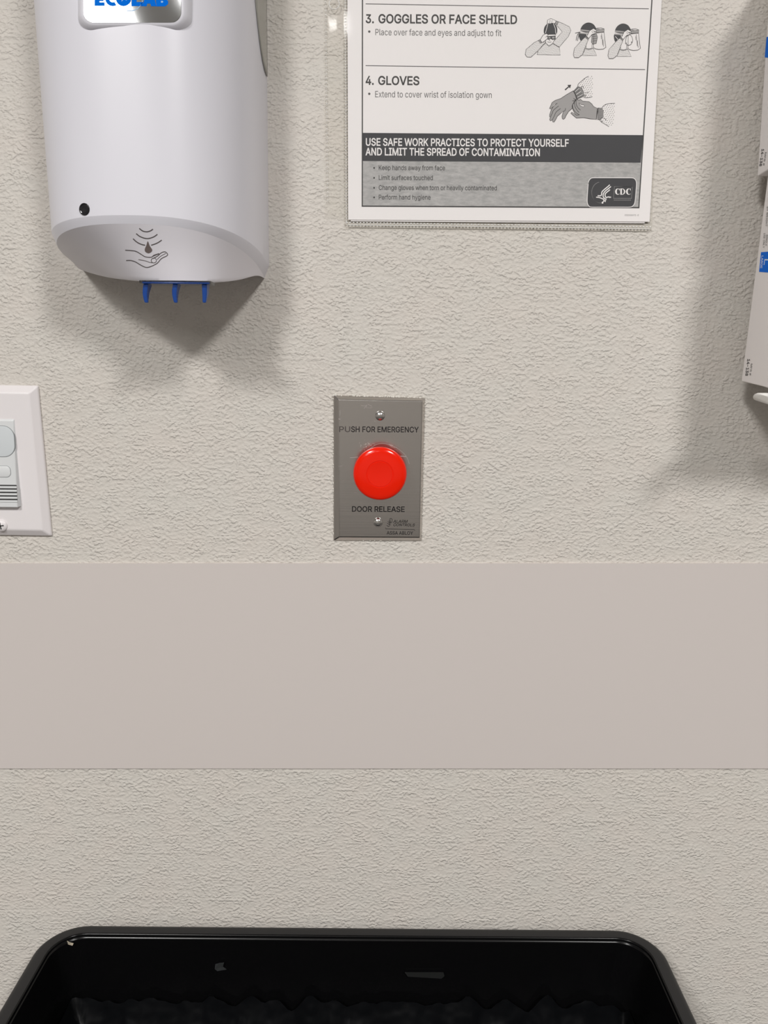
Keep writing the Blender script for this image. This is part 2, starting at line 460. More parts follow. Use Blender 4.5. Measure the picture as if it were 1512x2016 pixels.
# outlines of a plain sans-serif alphabet: advance, then closed loops of x, y (capital height 100)
GLYPHS = json.loads('''{"#":[87,[[48,0,64,100,74,100,58,0],[2,28,4,38,79,38,77,28],[12,0,29,100,39,100,23,0],[8,62,10,72,84,72,83,62]]],"-":[89,[[66,48,66,37,22,37,22,48]]],
".":[37,[[19,-1,16,-1,14,0,12,2,11,4,10,6,10,8,10,10,11,13,12,14,14,16,16,17,19,17,21,17,23,16,25,14,27,13,27,10,28,8,27,6,27,4,25,2,23,0,21,-1]]],
"0":[89,[[45,-1,37,-1,31,1,26,5,21,9,17,15,14,22,11,30,10,40,9,50,10,60,11,69,14,78,17,85,21,91,26,95,31,99,38,101,45,101,52,101,58,99,63,95,68,91,72,85,76,78,78,69,79,60,80,50,79,40,78,30,76,22,72,15,68,9,64,5,58,1,52,-1],[45,10,49,10,53,12,57,14,60,18,63,23,65,28,66,35,67,42,68,50,67,58,66,65,65,72,63,77,60,82,57,86,53,88,49,90,45,90,40,90,36,88,32,86,29,82,26,77,24,72,23,65,22,58,21,50,22,42,23,35,24,28,26,23,29,18,32,14,36,12,40,10]]],
"1":[89,[[15,0,15,11,77,11,77,0],[54,100,54,0,42,0,42,88,41,88,17,70,17,84,39,100]]],
"2":[89,[[13,0,13,9,46,45,50,49,53,52,55,56,58,58,60,61,61,64,62,67,63,70,63,73,63,76,62,80,60,82,59,85,56,87,54,88,51,89,47,90,44,90,40,90,37,89,34,88,31,86,29,84,27,81,26,78,25,75,25,71,13,71,13,77,15,82,17,87,20,91,24,95,28,98,33,100,38,101,44,101,50,101,55,100,60,98,64,95,68,91,71,88,73,83,74,78,75,73,75,70,74,66,73,62,71,59,69,55,66,51,62,46,58,41,52,35,30,12,30,11,77,11,77,0]]],
"3":[89,[[43,-1,37,-1,31,0,26,2,21,4,17,8,14,11,11,16,9,20,9,26,21,26,22,23,23,20,25,17,27,15,30,13,32,12,36,11,39,10,43,10,47,10,51,11,54,12,57,14,60,16,62,18,63,21,64,25,65,28,64,32,64,35,62,39,60,41,57,44,54,46,50,47,45,48,40,49,31,49,31,59,57,88,57,89,14,89,14,100,73,100,73,91,42,55,42,57,49,57,55,56,61,54,66,51,70,48,73,44,75,39,77,34,77,28,77,23,75,18,73,13,70,9,65,5,61,2,55,0,49,-1]]],
"4":[89,[[8,21,8,31,49,100,61,100,21,33,21,32,81,32,81,21],[55,0,55,24,55,29,55,62,67,62,67,0]]],
"5":[89,[[43,-1,38,-1,32,0,28,2,23,5,19,8,16,12,14,16,12,21,12,26,24,26,25,23,26,20,27,17,29,15,31,13,34,12,37,11,40,10,43,10,47,10,51,11,54,13,57,15,60,17,62,21,63,24,64,28,64,32,64,36,63,40,62,43,60,47,57,49,54,52,51,53,47,54,43,54,39,54,36,54,33,53,30,52,27,50,25,48,13,50,19,100,72,100,72,89,30,89,26,59,27,59,29,61,32,63,35,64,38,65,42,65,45,66,50,65,54,64,58,63,61,61,65,59,68,56,70,53,73,49,74,45,76,41,77,37,77,32,76,26,75,20,73,15,69,10,65,6,61,3,55,1,50,-1]]],
"6":[89,[[44,-1,39,-1,33,1,28,3,23,6,20,10,17,15,14,20,13,26,12,32,13,37,14,42,16,47,18,53,22,59,27,67,50,100,63,100,30,51,29,51,30,53,31,55,32,57,34,58,36,59,38,60,41,61,43,62,46,62,52,61,57,60,62,58,66,55,70,51,73,47,75,42,76,37,76,31,76,25,75,19,72,14,69,10,65,6,61,3,56,1,50,-1],[44,10,48,10,52,11,55,12,58,14,60,17,62,20,63,23,64,27,64,31,64,35,63,39,62,42,60,45,58,47,55,49,52,51,48,52,44,52,41,52,37,51,34,49,31,47,29,45,27,42,26,39,25,35,25,31,25,27,26,23,27,20,29,17,31,14,34,12,37,11,41,10]]],
"7":[89,[[19,0,64,88,64,89,12,89,12,100,77,100,77,88,32,0]]],
"8":[89,[[44,-1,38,-1,32,0,27,2,22,5,18,8,15,12,12,17,11,21,10,27,10,31,11,35,13,38,15,42,17,45,20,47,23,50,26,51,30,52,30,52,25,54,21,57,18,61,16,65,14,70,14,75,14,80,16,84,18,88,21,92,24,95,29,98,33,100,39,101,44,101,50,101,55,100,60,98,64,95,68,92,71,88,73,84,75,80,75,75,75,70,73,65,71,61,67,57,64,54,59,52,59,52,63,51,66,50,69,47,72,45,74,42,76,38,78,35,78,31,79,27,78,21,77,17,74,12,71,8,67,5,62,2,57,0,51,-1],[44,10,49,10,53,11,56,12,59,13,61,16,63,18,65,21,66,24,66,27,66,31,65,34,63,37,61,40,59,42,56,44,52,45,48,46,44,46,40,46,37,45,33,44,30,42,28,40,26,37,24,34,23,31,23,27,23,24,24,21,25,18,27,16,30,13,33,12,36,11,40,10],[44,57,48,57,51,58,54,59,56,61,59,63,60,65,62,68,62,71,63,74,62,77,62,80,60,83,59,85,57,87,54,88,51,89,48,90,44,90,41,90,38,89,35,88,32,87,30,85,28,83,27,80,26,77,26,74,26,71,27,68,28,65,30,63,32,61,35,59,38,58,41,57]]],
"9":[89,[[44,101,50,101,56,99,61,97,65,94,69,90,72,85,75,80,76,74,76,68,76,63,75,58,73,53,71,47,67,41,62,33,39,0,26,0,59,49,60,49,59,47,58,45,57,43,55,42,53,41,50,40,48,39,46,38,43,38,37,39,32,40,27,42,23,45,19,49,16,53,14,58,13,63,12,69,13,75,14,81,17,86,20,90,24,94,28,97,33,99,39,101],[44,90,41,90,37,89,34,88,31,86,29,83,27,80,26,77,25,73,25,69,25,65,26,61,27,58,29,55,31,53,34,51,37,49,41,48,44,48,48,48,52,49,55,51,58,53,60,55,62,58,63,61,64,65,64,69,64,73,63,77,62,80,60,83,58,86,55,88,52,89,48,90]]],
"A":[94,[[3,0,40,100,54,100,91,0,78,0,56,59,55,63,54,68,52,73,50,79,48,86,46,94,48,94,46,86,44,79,42,73,40,68,39,63,37,59,17,0],[22,28,22,39,73,39,73,28]]],
"B":[90,[[12,0,12,100,47,100,54,100,60,98,65,96,69,94,72,91,75,87,77,83,78,78,78,73,78,69,77,66,76,63,74,60,72,58,70,56,67,55,65,53,62,52,62,52,65,51,68,50,71,48,74,46,77,43,79,40,81,36,82,32,82,27,82,22,81,17,79,13,76,9,72,6,68,4,62,2,56,0,48,0],[24,11,48,11,55,12,61,13,65,16,68,19,69,23,70,27,70,30,69,33,67,36,65,39,63,41,60,43,57,44,53,45,49,45,24,45],[24,56,47,56,50,56,54,57,57,58,59,60,62,62,64,64,65,67,66,70,66,73,66,77,64,81,61,84,58,87,53,88,47,89,24,89]]],
"C":[100,[[53,-1,44,-1,37,1,30,5,23,10,18,16,14,23,10,31,9,40,8,50,9,60,10,69,14,77,18,84,23,90,30,95,37,99,44,101,53,101,58,101,62,100,67,99,71,97,75,95,79,93,82,90,85,86,88,82,90,78,92,73,93,68,80,68,79,72,78,75,77,78,75,80,73,82,70,84,68,86,65,87,62,88,59,89,56,89,53,90,47,89,41,88,36,85,32,81,28,77,25,72,22,65,21,58,20,50,21,42,22,35,25,28,28,23,32,19,36,15,41,12,47,11,53,10,56,11,59,11,62,12,65,13,68,14,70,16,73,18,75,20,77,22,78,25,79,28,80,32,93,32,92,27,90,22,88,18,85,14,82,11,79,7,75,5,71,3,67,1,62,0,58,-1]]],
"D":[99,[[43,0,19,0,19,11,42,11,50,12,57,13,62,16,67,19,71,24,74,29,77,36,78,42,78,50,78,58,77,65,75,71,71,76,68,81,63,84,57,87,51,88,43,89,18,89,18,100,44,100,54,99,62,97,69,94,76,89,81,84,85,77,88,69,90,60,91,50,90,40,88,31,85,23,81,16,75,11,69,6,61,3,53,1],[24,100,24,0,12,0,12,100]]],
"E":[82,[[12,0,12,100,73,100,73,89,24,89,24,56,70,56,70,45,24,45,24,11,74,11,74,0]]],
"F":[81,[[12,0,12,100,73,100,73,89,24,89,24,55,68,55,68,43,24,43,24,0]]],
"G":[102,[[53,-1,44,-1,36,1,29,5,23,10,18,16,14,23,10,31,9,40,8,50,9,60,10,69,14,77,18,84,23,90,29,95,36,99,44,101,52,101,57,101,62,100,67,99,71,97,75,95,79,92,83,89,86,86,88,82,90,78,92,73,93,69,80,69,79,72,78,75,76,77,74,80,72,82,70,84,68,86,65,87,62,88,59,89,56,89,52,90,46,89,41,88,36,85,32,81,28,77,25,72,22,65,21,58,20,50,21,42,22,35,25,28,28,23,32,19,36,15,41,12,47,11,53,10,58,11,63,12,68,14,72,17,75,20,78,24,80,29,81,34,82,40,85,39,56,39,56,50,94,50,94,39,93,31,92,24,89,18,85,12,80,8,74,4,68,1,60,-1]]],
"H":[102,[[12,0,12,100,24,100,24,57,77,57,77,100,90,100,90,0,77,0,77,46,24,46,24,0]]],
"I":[59,[[6,0,6,11,23,11,23,89,6,89,6,100,53,100,53,89,36,89,36,11,53,11,53,0]]],
"K":[92,[[21,29,21,42,23,45,25,48,27,51,30,54,32,57,34,60,37,62,39,65,42,68,71,100,88,100,45,54,45,54],[12,0,12,100,24,100,24,66,24,44,24,38,24,0],[73,0,37,51,45,61,88,0]]],
"L":[77,[[12,0,12,100,24,100,24,11,71,11,71,0]]],
"M":[123,[[12,0,12,100,30,100,54,37,55,35,56,33,56,31,57,29,58,27,59,24,60,22,60,19,61,16,62,14,63,12,63,10,60,10,61,12,62,14,62,16,63,19,64,21,65,24,66,26,66,29,67,31,68,33,69,35,69,37,94,100,112,100,112,0,99,0,99,57,99,59,99,62,99,64,99,67,99,70,99,72,99,75,99,78,99,81,100,84,100,87,100,90,101,90,100,87,99,84,98,80,97,77,96,74,95,71,94,68,93,66,92,63,91,61,90,59,90,57,67,0,56,0,33,57,33,59,32,61,31,63,30,66,29,68,28,71,27,74,26,77,25,80,24,83,23,87,22,90,23,90,23,87,24,85,24,82,24,79,24,76,24,73,24,70,24,67,24,65,24,62,24,59,24,57,24,0]]],
"N":[103,[[12,0,12,100,27,100,67,36,69,34,70,32,71,30,73,27,74,24,76,21,78,18,80,14,81,11,80,11,79,14,79,18,79,21,79,25,79,28,78,31,78,34,78,36,78,38,78,100,91,100,91,0,76,0,40,57,38,60,37,62,35,65,33,68,31,71,29,75,27,79,24,84,21,89,23,89,24,84,24,80,24,75,24,71,24,68,24,64,25,62,25,59,25,57,25,0]]],
"O":[105,[[52,-1,44,-1,37,1,30,5,23,10,18,16,14,23,10,31,9,40,8,50,9,60,10,69,14,77,18,84,23,90,30,95,37,99,44,101,52,101,61,101,68,99,75,95,82,90,87,84,91,77,94,69,96,60,97,50,96,40,94,31,91,23,87,16,82,10,75,5,68,1,61,-1],[52,10,58,11,64,12,69,15,73,18,77,23,80,28,83,35,84,42,85,50,84,58,83,65,80,72,77,77,73,82,69,85,64,88,58,89,52,90,47,89,41,88,36,85,32,82,28,77,25,72,22,65,21,58,20,50,21,42,22,35,25,28,28,23,32,18,36,15,41,12,47,11]]],
"P":[87,[[12,0,12,100,46,100,53,100,60,98,65,96,70,93,74,89,77,84,79,79,80,74,80,68,80,63,79,57,77,52,74,48,70,44,65,41,60,38,53,37,46,37,21,37,21,48,46,48,51,48,55,49,58,50,61,52,64,55,65,58,67,61,67,65,68,68,67,72,67,76,65,79,64,82,61,84,58,86,55,88,51,89,46,89,24,89,24,0]]],
"R":[88,[[12,0,12,100,46,100,54,100,60,98,65,96,70,93,74,89,77,85,79,80,80,75,80,69,80,63,79,58,77,53,74,49,70,46,65,43,60,41,54,39,46,39,19,39,19,50,46,50,51,50,55,51,59,52,61,54,64,56,66,59,67,62,68,65,68,69,68,73,67,76,66,80,64,82,61,85,58,86,55,88,51,89,46,89,24,89,24,0],[69,0,45,45,60,45,84,0]]],
"S":[88,[[44,-2,37,-1,31,0,25,2,20,5,16,8,13,12,10,16,8,21,8,27,21,27,21,23,22,20,24,17,27,15,29,13,33,12,36,10,40,10,44,10,48,10,52,11,56,12,60,14,62,16,65,18,67,21,68,24,68,27,68,30,67,33,65,35,63,37,61,39,58,40,55,41,52,43,48,44,36,47,28,50,22,53,17,57,13,61,11,67,10,73,11,79,12,84,15,88,18,92,22,95,27,98,32,100,38,101,45,101,51,101,57,100,62,98,67,95,71,92,74,88,77,84,78,79,79,74,66,74,65,79,63,83,59,86,55,88,50,90,44,90,40,90,36,89,33,88,30,86,27,85,25,82,24,80,23,77,23,74,23,71,24,68,26,66,28,64,30,62,33,61,36,59,39,58,42,58,52,55,55,54,58,53,61,52,64,50,68,49,71,47,73,44,76,42,78,39,79,35,80,32,80,27,80,22,78,17,76,12,73,8,69,5,64,2,58,0,51,-1]]],
"T":[88,[[6,89,6,100,82,100,82,89,50,89,50,0,38,0,38,89]]],
"U":[102,[[51,-2,43,-1,36,0,30,3,25,6,20,11,17,16,14,21,12,27,12,34,12,100,24,100,24,35,25,30,26,26,28,22,30,19,33,16,37,13,41,12,46,10,51,10,56,10,61,12,65,13,69,16,72,19,74,22,76,26,77,30,77,35,77,100,90,100,90,34,89,27,88,21,85,16,81,11,77,6,71,3,65,0,58,-1]]],
"V":[94,[[40,0,3,100,17,100,38,41,39,37,41,32,42,27,44,21,46,14,49,6,46,6,48,14,51,21,52,27,54,32,56,37,57,41,78,100,91,100,55,0]]],
"W":[135,[[30,0,3,100,16,100,32,39,33,35,34,32,34,29,35,25,36,22,37,18,37,15,38,11,39,8,37,8,38,11,39,15,39,18,40,22,41,25,42,29,42,32,43,35,44,39,60,100,75,100,91,39,92,35,92,32,93,29,94,25,95,22,96,18,96,15,97,11,98,8,96,8,97,11,97,15,98,18,99,22,100,25,100,29,101,32,102,35,103,39,119,100,132,100,104,0,90,0,72,63,71,68,70,72,69,77,68,82,67,87,66,93,69,93,68,88,67,82,66,78,65,73,64,68,62,63,45,0]]],
"Y":[93,[[40,0,40,41,3,100,18,100,38,68,40,64,42,61,44,57,45,54,47,50,49,45,44,45,46,50,48,54,49,58,51,61,53,64,55,68,75,100,89,100,53,41,53,0]]],
"a":[77,[[31,-2,27,-1,23,0,19,1,15,3,12,6,9,9,7,12,6,17,6,21,6,25,7,29,8,32,10,34,13,36,15,38,18,39,21,41,25,41,28,42,32,43,35,43,39,44,43,44,46,45,48,45,51,45,52,46,53,47,54,48,54,50,54,50,54,53,53,56,52,58,51,60,49,62,47,63,45,64,42,65,38,65,35,65,32,64,29,63,27,62,25,61,23,59,22,57,21,56,20,54,8,57,10,61,12,65,15,68,19,70,22,72,26,74,30,75,34,75,38,76,41,75,44,75,47,75,50,74,53,72,56,71,59,69,61,66,63,63,65,59,66,55,66,49,66,0,54,0,54,10,54,10,53,8,51,7,50,5,48,3,45,2,42,0,39,-1,35,-1],[33,9,38,9,41,10,45,12,48,13,50,16,52,18,53,21,54,24,54,27,54,37,53,37,52,36,51,36,49,35,47,35,45,35,43,34,41,34,39,34,37,33,36,33,34,33,32,33,29,32,26,31,24,30,22,29,20,27,19,26,18,23,18,21,18,18,19,16,20,14,22,13,23,11,26,10,28,10,31,9]]],
"b":[83,[[45,-2,41,-1,37,-1,34,1,31,2,29,4,27,6,26,8,24,10,23,12,22,12,22,0,10,0,10,100,22,100,22,63,23,63,24,64,26,66,27,68,29,70,31,72,34,73,37,75,41,75,45,76,51,75,57,73,62,71,66,67,70,63,73,58,75,51,76,45,77,37,76,30,75,23,73,17,70,11,66,7,62,3,57,1,51,-1],[43,9,48,10,52,11,55,13,58,16,60,19,62,23,63,27,64,32,64,37,64,42,63,47,62,51,60,55,58,59,55,61,52,63,48,64,43,65,39,64,35,63,32,61,29,59,26,55,25,52,23,47,22,43,22,37,22,32,23,27,25,23,26,19,29,15,32,13,35,11,39,10]]],
"c":[78,[[41,-2,34,-1,28,1,23,3,18,7,14,11,11,17,9,23,7,30,7,37,7,44,9,51,11,57,14,63,18,67,23,71,28,73,34,75,41,76,44,75,48,75,51,74,54,73,57,72,60,70,63,68,65,66,67,63,69,61,70,58,71,54,60,51,59,53,58,55,57,57,56,58,55,60,53,61,51,62,50,63,48,64,45,64,43,65,41,65,36,64,32,63,29,61,26,58,23,55,21,51,20,46,19,42,19,37,19,32,20,27,21,23,23,19,26,16,29,13,32,11,36,10,41,9,43,9,46,10,48,10,50,11,52,12,53,13,55,14,56,16,57,17,58,19,59,21,60,23,71,20,70,17,69,14,67,11,65,9,63,6,60,4,57,2,54,1,51,0,48,-1,44,-1]]],
"d":[83,[[38,-2,32,-1,27,1,22,3,17,7,14,11,11,17,9,23,7,30,7,37,7,45,9,51,11,58,14,63,18,67,22,71,27,73,32,75,38,76,43,75,47,75,50,73,52,72,55,70,56,68,58,66,59,64,60,63,61,63,61,100,73,100,73,0,61,0,61,12,60,12,59,10,58,8,56,6,55,4,52,2,50,1,46,-1,43,-1],[40,9,44,10,48,11,52,13,55,15,57,19,59,23,60,27,61,32,61,37,61,43,60,47,59,52,57,55,55,59,52,61,48,63,45,64,40,65,36,64,32,63,28,61,26,59,23,55,21,51,20,47,19,42,19,37,19,32,20,27,21,23,23,19,26,16,29,13,32,11,36,10]]],
"e":[79,[[42,-2,35,-1,29,1,23,3,18,7,14,11,11,17,9,23,7,29,7,37,7,44,9,51,11,57,14,62,18,67,23,71,28,73,34,75,40,76,44,75,48,75,52,74,56,72,59,70,63,67,66,64,68,60,70,55,72,50,73,45,73,38,73,33,15,33,15,43,66,43,61,40,61,44,60,49,59,53,57,56,54,59,52,62,48,63,45,65,40,65,36,65,32,63,29,62,26,59,23,56,21,53,20,49,19,45,19,41,19,35,19,30,20,25,22,21,24,17,27,14,30,12,33,10,37,9,42,9,45,9,47,10,50,10,52,11,54,13,56,14,58,16,59,18,60,21,72,18,70,14,68,11,66,8,63,5,59,3,56,1,51,-1,47,-1]]],
"f":[50,[[45,75,45,64,1,64,1,75],[16,0,16,85,16,89,17,92,19,96,21,98,24,100,27,102,30,103,33,104,37,104,39,104,42,104,44,104,45,103,47,103,48,102,45,92,44,92,43,93,42,93,41,93,40,93,38,93,35,93,32,92,30,90,29,88,28,86,28,82,28,0]]],
"g":[84,[[41,-30,35,-29,31,-29,26,-27,22,-26,19,-24,16,-22,14,-19,12,-16,10,-14,20,-8,21,-10,22,-11,24,-13,26,-15,28,-16,30,-17,33,-18,37,-19,41,-19,46,-19,51,-17,55,-15,59,-11,61,-7,61,-1,61,13,60,13,59,12,58,10,56,8,55,6,52,5,50,3,46,2,43,1,38,1,33,1,27,3,22,5,18,9,14,13,11,18,9,24,7,30,7,38,7,45,9,52,11,58,14,63,18,67,22,71,27,73,33,75,39,76,43,75,47,75,50,73,53,72,55,70,57,68,58,66,59,64,60,63,62,63,62,75,73,75,73,-2,73,-8,71,-13,69,-18,66,-21,62,-24,57,-27,52,-28,47,-29],[40,12,45,12,48,13,52,15,55,17,57,20,59,24,60,28,61,33,61,38,61,43,60,48,59,52,57,56,55,59,52,61,49,63,45,64,40,65,36,64,32,63,29,61,26,59,23,55,21,52,20,47,19,43,19,38,19,33,20,28,21,24,23,20,26,17,29,15,32,13,36,12]]],
"h":[81,[[22,45,22,0,10,0,10,100,22,100,22,57,20,57,23,63,26,68,30,71,34,74,39,75,45,76,50,75,54,74,58,72,62,70,65,67,67,63,69,59,70,53,70,47,70,0,58,0,58,46,58,52,56,56,54,60,50,63,46,64,41,65,38,64,35,64,32,62,29,61,27,58,25,56,23,52,23,49]]],
"i":[33,[[10,0,10,75,22,75,22,0],[16,87,14,87,12,88,11,89,9,91,8,93,8,95,8,97,9,99,11,101,12,102,14,103,16,103,19,103,21,102,22,101,24,99,25,97,25,95,25,93,24,91,22,89,21,88,19,87]]],
"j":[33,[[10,75,22,75,22,-6,22,-10,21,-14,20,-18,18,-21,16,-23,13,-25,9,-27,5,-28,1,-28,-2,-28,-2,-17,0,-17,4,-17,6,-16,8,-14,9,-12,10,-9,10,-6],[16,87,14,87,12,88,11,89,9,91,8,93,8,95,8,97,9,99,11,101,12,102,14,103,16,103,19,103,21,102,22,101,24,99,24,97,25,95,24,93,24,91,22,89,21,88,19,87]]],
"k":[75,[[22,27,22,42,24,42,56,75,71,75,36,39,35,39],[10,0,10,100,22,100,22,0],[58,0,29,37,38,45,73,0]]],
"l":[37,[[27,0,22,0,18,1,15,4,12,7,11,12,10,17,10,100,22,100,22,19,22,16,23,14,24,12,25,11,26,10,29,10,30,10,31,10,32,10,32,10,33,11,33,11,36,1,34,0,33,0,32,0,30,0,29,0]]],
"m":[120,[[10,0,10,75,22,75,22,58,21,58,22,62,24,65,26,68,28,70,31,72,34,74,37,75,40,76,43,76,48,75,53,74,56,71,59,67,62,63,63,58,61,58,63,61,64,65,66,67,69,70,72,72,75,74,78,75,82,76,86,76,90,76,94,75,98,73,101,71,104,68,106,65,108,60,109,56,109,50,109,0,97,0,97,50,97,55,95,59,93,61,90,63,86,65,82,65,79,65,76,64,74,63,71,61,69,59,68,57,67,54,66,52,66,49,66,0,54,0,54,51,53,55,52,58,50,61,47,63,43,65,39,65,36,65,34,64,31,63,29,61,26,59,25,57,23,54,23,51,22,47,22,0]]],
"n":[81,[[22,45,22,0,10,0,10,75,22,75,22,57,20,57,23,63,26,68,30,71,34,74,39,75,45,76,50,75,54,74,58,72,62,70,65,67,67,63,69,59,70,53,70,47,70,0,58,0,58,46,58,52,56,56,54,60,50,63,46,64,41,65,38,64,35,64,32,62,29,61,27,58,25,56,23,52,23,49]]],
"o":[82,[[41,-2,34,-1,28,1,23,3,18,7,14,11,11,17,9,23,7,30,7,37,7,44,9,51,11,57,14,63,18,67,23,71,28,73,34,75,41,76,47,75,53,73,59,71,63,67,67,63,71,57,73,51,74,44,75,37,74,30,73,23,71,17,67,11,63,7,59,3,53,1,47,-1],[41,9,45,10,50,11,53,13,56,16,59,19,60,23,62,27,62,32,63,37,62,42,62,46,60,51,59,55,56,58,53,61,50,63,45,64,41,65,36,64,32,63,29,61,26,58,23,55,21,51,20,46,19,42,19,37,19,32,20,27,21,23,23,19,26,16,29,13,32,11,36,10]]],
"p":[83,[[10,-28,10,75,22,75,22,63,23,63,24,64,25,66,27,68,29,70,31,72,34,73,37,75,41,75,45,76,51,75,57,73,62,71,66,67,70,63,73,58,75,51,76,45,77,37,76,30,75,23,73,17,70,11,66,7,62,3,57,1,51,-1,45,-2,41,-1,37,-1,34,1,31,2,29,4,27,6,26,8,24,10,23,12,22,12,22,-28],[43,9,48,10,52,11,55,13,58,16,60,19,62,23,63,27,64,32,64,37,64,42,63,47,62,51,60,55,58,59,55,61,52,63,48,64,43,65,39,64,35,63,32,61,29,59,26,55,25,52,23,47,22,43,22,37,22,32,23,27,25,23,26,19,29,15,32,13,35,11,39,10]]],
"r":[51,[[10,0,10,75,22,75,22,63,23,63,24,67,27,70,30,72,34,74,38,75,42,76,43,76,44,76,45,76,46,76,47,75,48,75,48,63,47,63,46,64,45,64,44,64,42,64,41,64,37,64,34,63,31,62,29,60,27,58,25,56,23,53,23,50,22,47,22,0]]],
"s":[72,[[36,-2,31,-1,26,-1,22,1,18,2,15,5,12,7,10,11,8,14,7,19,18,21,20,17,22,14,24,12,28,10,31,9,36,9,40,9,45,10,48,12,51,15,52,17,53,20,52,23,51,25,50,27,48,28,45,30,42,30,29,33,23,35,18,38,14,41,11,45,10,49,9,54,10,58,11,62,13,65,15,68,19,71,23,73,27,74,32,75,37,76,42,75,46,75,50,73,53,71,56,69,59,67,61,64,62,61,64,57,53,54,52,57,50,60,48,62,45,64,41,65,37,65,33,65,29,64,26,62,23,60,22,57,21,54,22,52,23,50,24,48,27,46,30,45,34,44,45,41,51,39,56,37,60,34,63,30,65,26,65,21,65,17,63,13,61,9,59,6,55,3,51,1,46,0,41,-1]]],
"t":[45,[[40,75,40,64,1,64,1,75],[13,93,25,93,25,19,25,16,26,14,27,12,28,11,31,10,33,10,34,10,35,10,36,10,38,10,39,10,40,11,42,0,41,0,39,0,38,-1,36,-1,35,-1,33,-1,27,0,22,1,18,4,15,8,13,13,13,18]]],
"u":[81,[[36,-1,31,-1,27,0,23,2,19,5,16,8,14,12,12,16,11,21,10,27,10,75,22,75,22,28,23,23,24,18,27,15,30,12,34,10,39,10,43,10,46,11,49,12,52,14,54,16,56,19,57,22,58,26,58,30,58,75,70,75,70,0,59,0,59,18,60,18,58,12,54,7,51,3,46,1,41,-1]]],
"v":[77,[[32,0,3,75,17,75,32,30,34,26,35,22,37,17,38,13,39,8,40,4,36,4,37,8,39,13,40,17,41,22,42,26,44,30,60,75,73,75,44,0]]],
"w":[111,[[27,0,4,75,17,75,26,42,28,37,29,32,30,27,32,21,33,15,34,8,32,8,34,15,35,21,36,26,38,32,39,37,41,42,50,75,62,75,71,42,72,37,74,32,75,27,76,21,78,15,79,8,77,8,78,15,80,21,81,27,83,32,84,37,85,42,94,75,107,75,84,0,72,0,63,34,62,37,61,41,60,44,59,48,58,51,57,55,56,59,55,63,54,66,57,66,56,63,55,59,54,55,53,51,53,48,52,44,51,41,50,37,49,34,39,0]]],
"x":[74,[[4,0,34,43,34,34,6,75,20,75,29,60,31,57,33,53,35,50,37,47,39,44,41,40,34,40,36,44,38,47,40,50,42,53,44,57,46,60,55,75,69,75,41,33,41,42,70,0,56,0,45,17,43,20,41,24,39,27,38,30,36,33,34,36,40,36,38,33,37,30,35,27,33,24,31,20,29,17,18,0]]],
"y":[77,[[9,-27,12,-17,14,-17,16,-18,18,-18,20,-17,22,-17,24,-16,26,-15,27,-13,28,-10,30,-7,32,0,3,75,17,75,32,30,34,26,35,21,37,17,38,13,39,8,40,4,36,4,37,8,39,13,40,17,41,22,42,26,44,30,60,75,73,75,40,-11,39,-15,37,-18,35,-21,32,-23,30,-25,27,-27,24,-28,21,-28,18,-29,16,-28,14,-28,13,-28,11,-28,10,-28]]],
"z":[75,[[8,0,8,9,50,63,50,63,9,63,9,75,65,75,65,65,25,12,25,11,67,11,67,0]]]," ":[37,[]]}''')


def glyph_loops(ch):
    adv, loops = GLYPHS[ch]
    L = [[(l[i], l[i + 1]) for i in range(0, len(l), 2)] for l in loops]

    def inside(p, poly):
        r = False
        for k in range(len(poly)):
            (x1, y1), (x2, y2) = poly[k], poly[k - 1]
            if (y1 > p[1]) != (y2 > p[1]) and p[0] < (x2 - x1) * (p[1] - y1) / (y2 - y1) + x1:
                r = not r
        return r
    def crosses(p, q):
        for a in range(len(p)):
            for b in range(len(q)):
                (x1, y1), (x2, y2), (x3, y3), (x4, y4) = p[a - 1], p[a], q[b - 1], q[b]
                d = (x2 - x1) * (y4 - y3) - (y2 - y1) * (x4 - x3)
                if abs(d) < 1e-9:
                    continue
                t = ((x3 - x1) * (y4 - y3) - (y3 - y1) * (x4 - x3)) / d
                u = ((x3 - x1) * (y2 - y1) - (y3 - y1) * (x2 - x1)) / d
                if -0.001 < t < 1.001 and -0.001 < u < 1.001:
                    return True
        return False

    def orient(l, hole):
        area = sum(l[k - 1][0] * l[k][1] - l[k][0] * l[k - 1][1] for k in range(len(l)))
        if (area < 0) != hole:
            l = l[::-1]
        return l
    pieces, holes = [], []
    for i, l in enumerate(L):
        host = None
        for j, q in enumerate(L):
            if j != i and inside((l[0][0] + 0.01, l[0][1] + 0.013), q) and not crosses(l, q):
                host = j
        if host is None:
            pieces.append([i, [orient(l, False)]])
        else:
            holes.append((host, orient(l, True)))
    for h, l in holes:
        for p in pieces:
            if p[0] == h:
                p[1].append(l)
    return adv, [p[1] for p in pieces]


def triangles(loops):
    """Fill closed 2-D loops (inner loops are holes): points and triangles."""
    pts, faces, edges = [], [], []
    for l in loops:
        n = len(pts)
        pts += [Vector((q[0], q[1])) for q in l]
        faces.append(list(range(n, n + len(l))))
    r = delaunay_2d_cdt(pts, edges, faces, 2, 1e-6)
    return r[0], r[2]


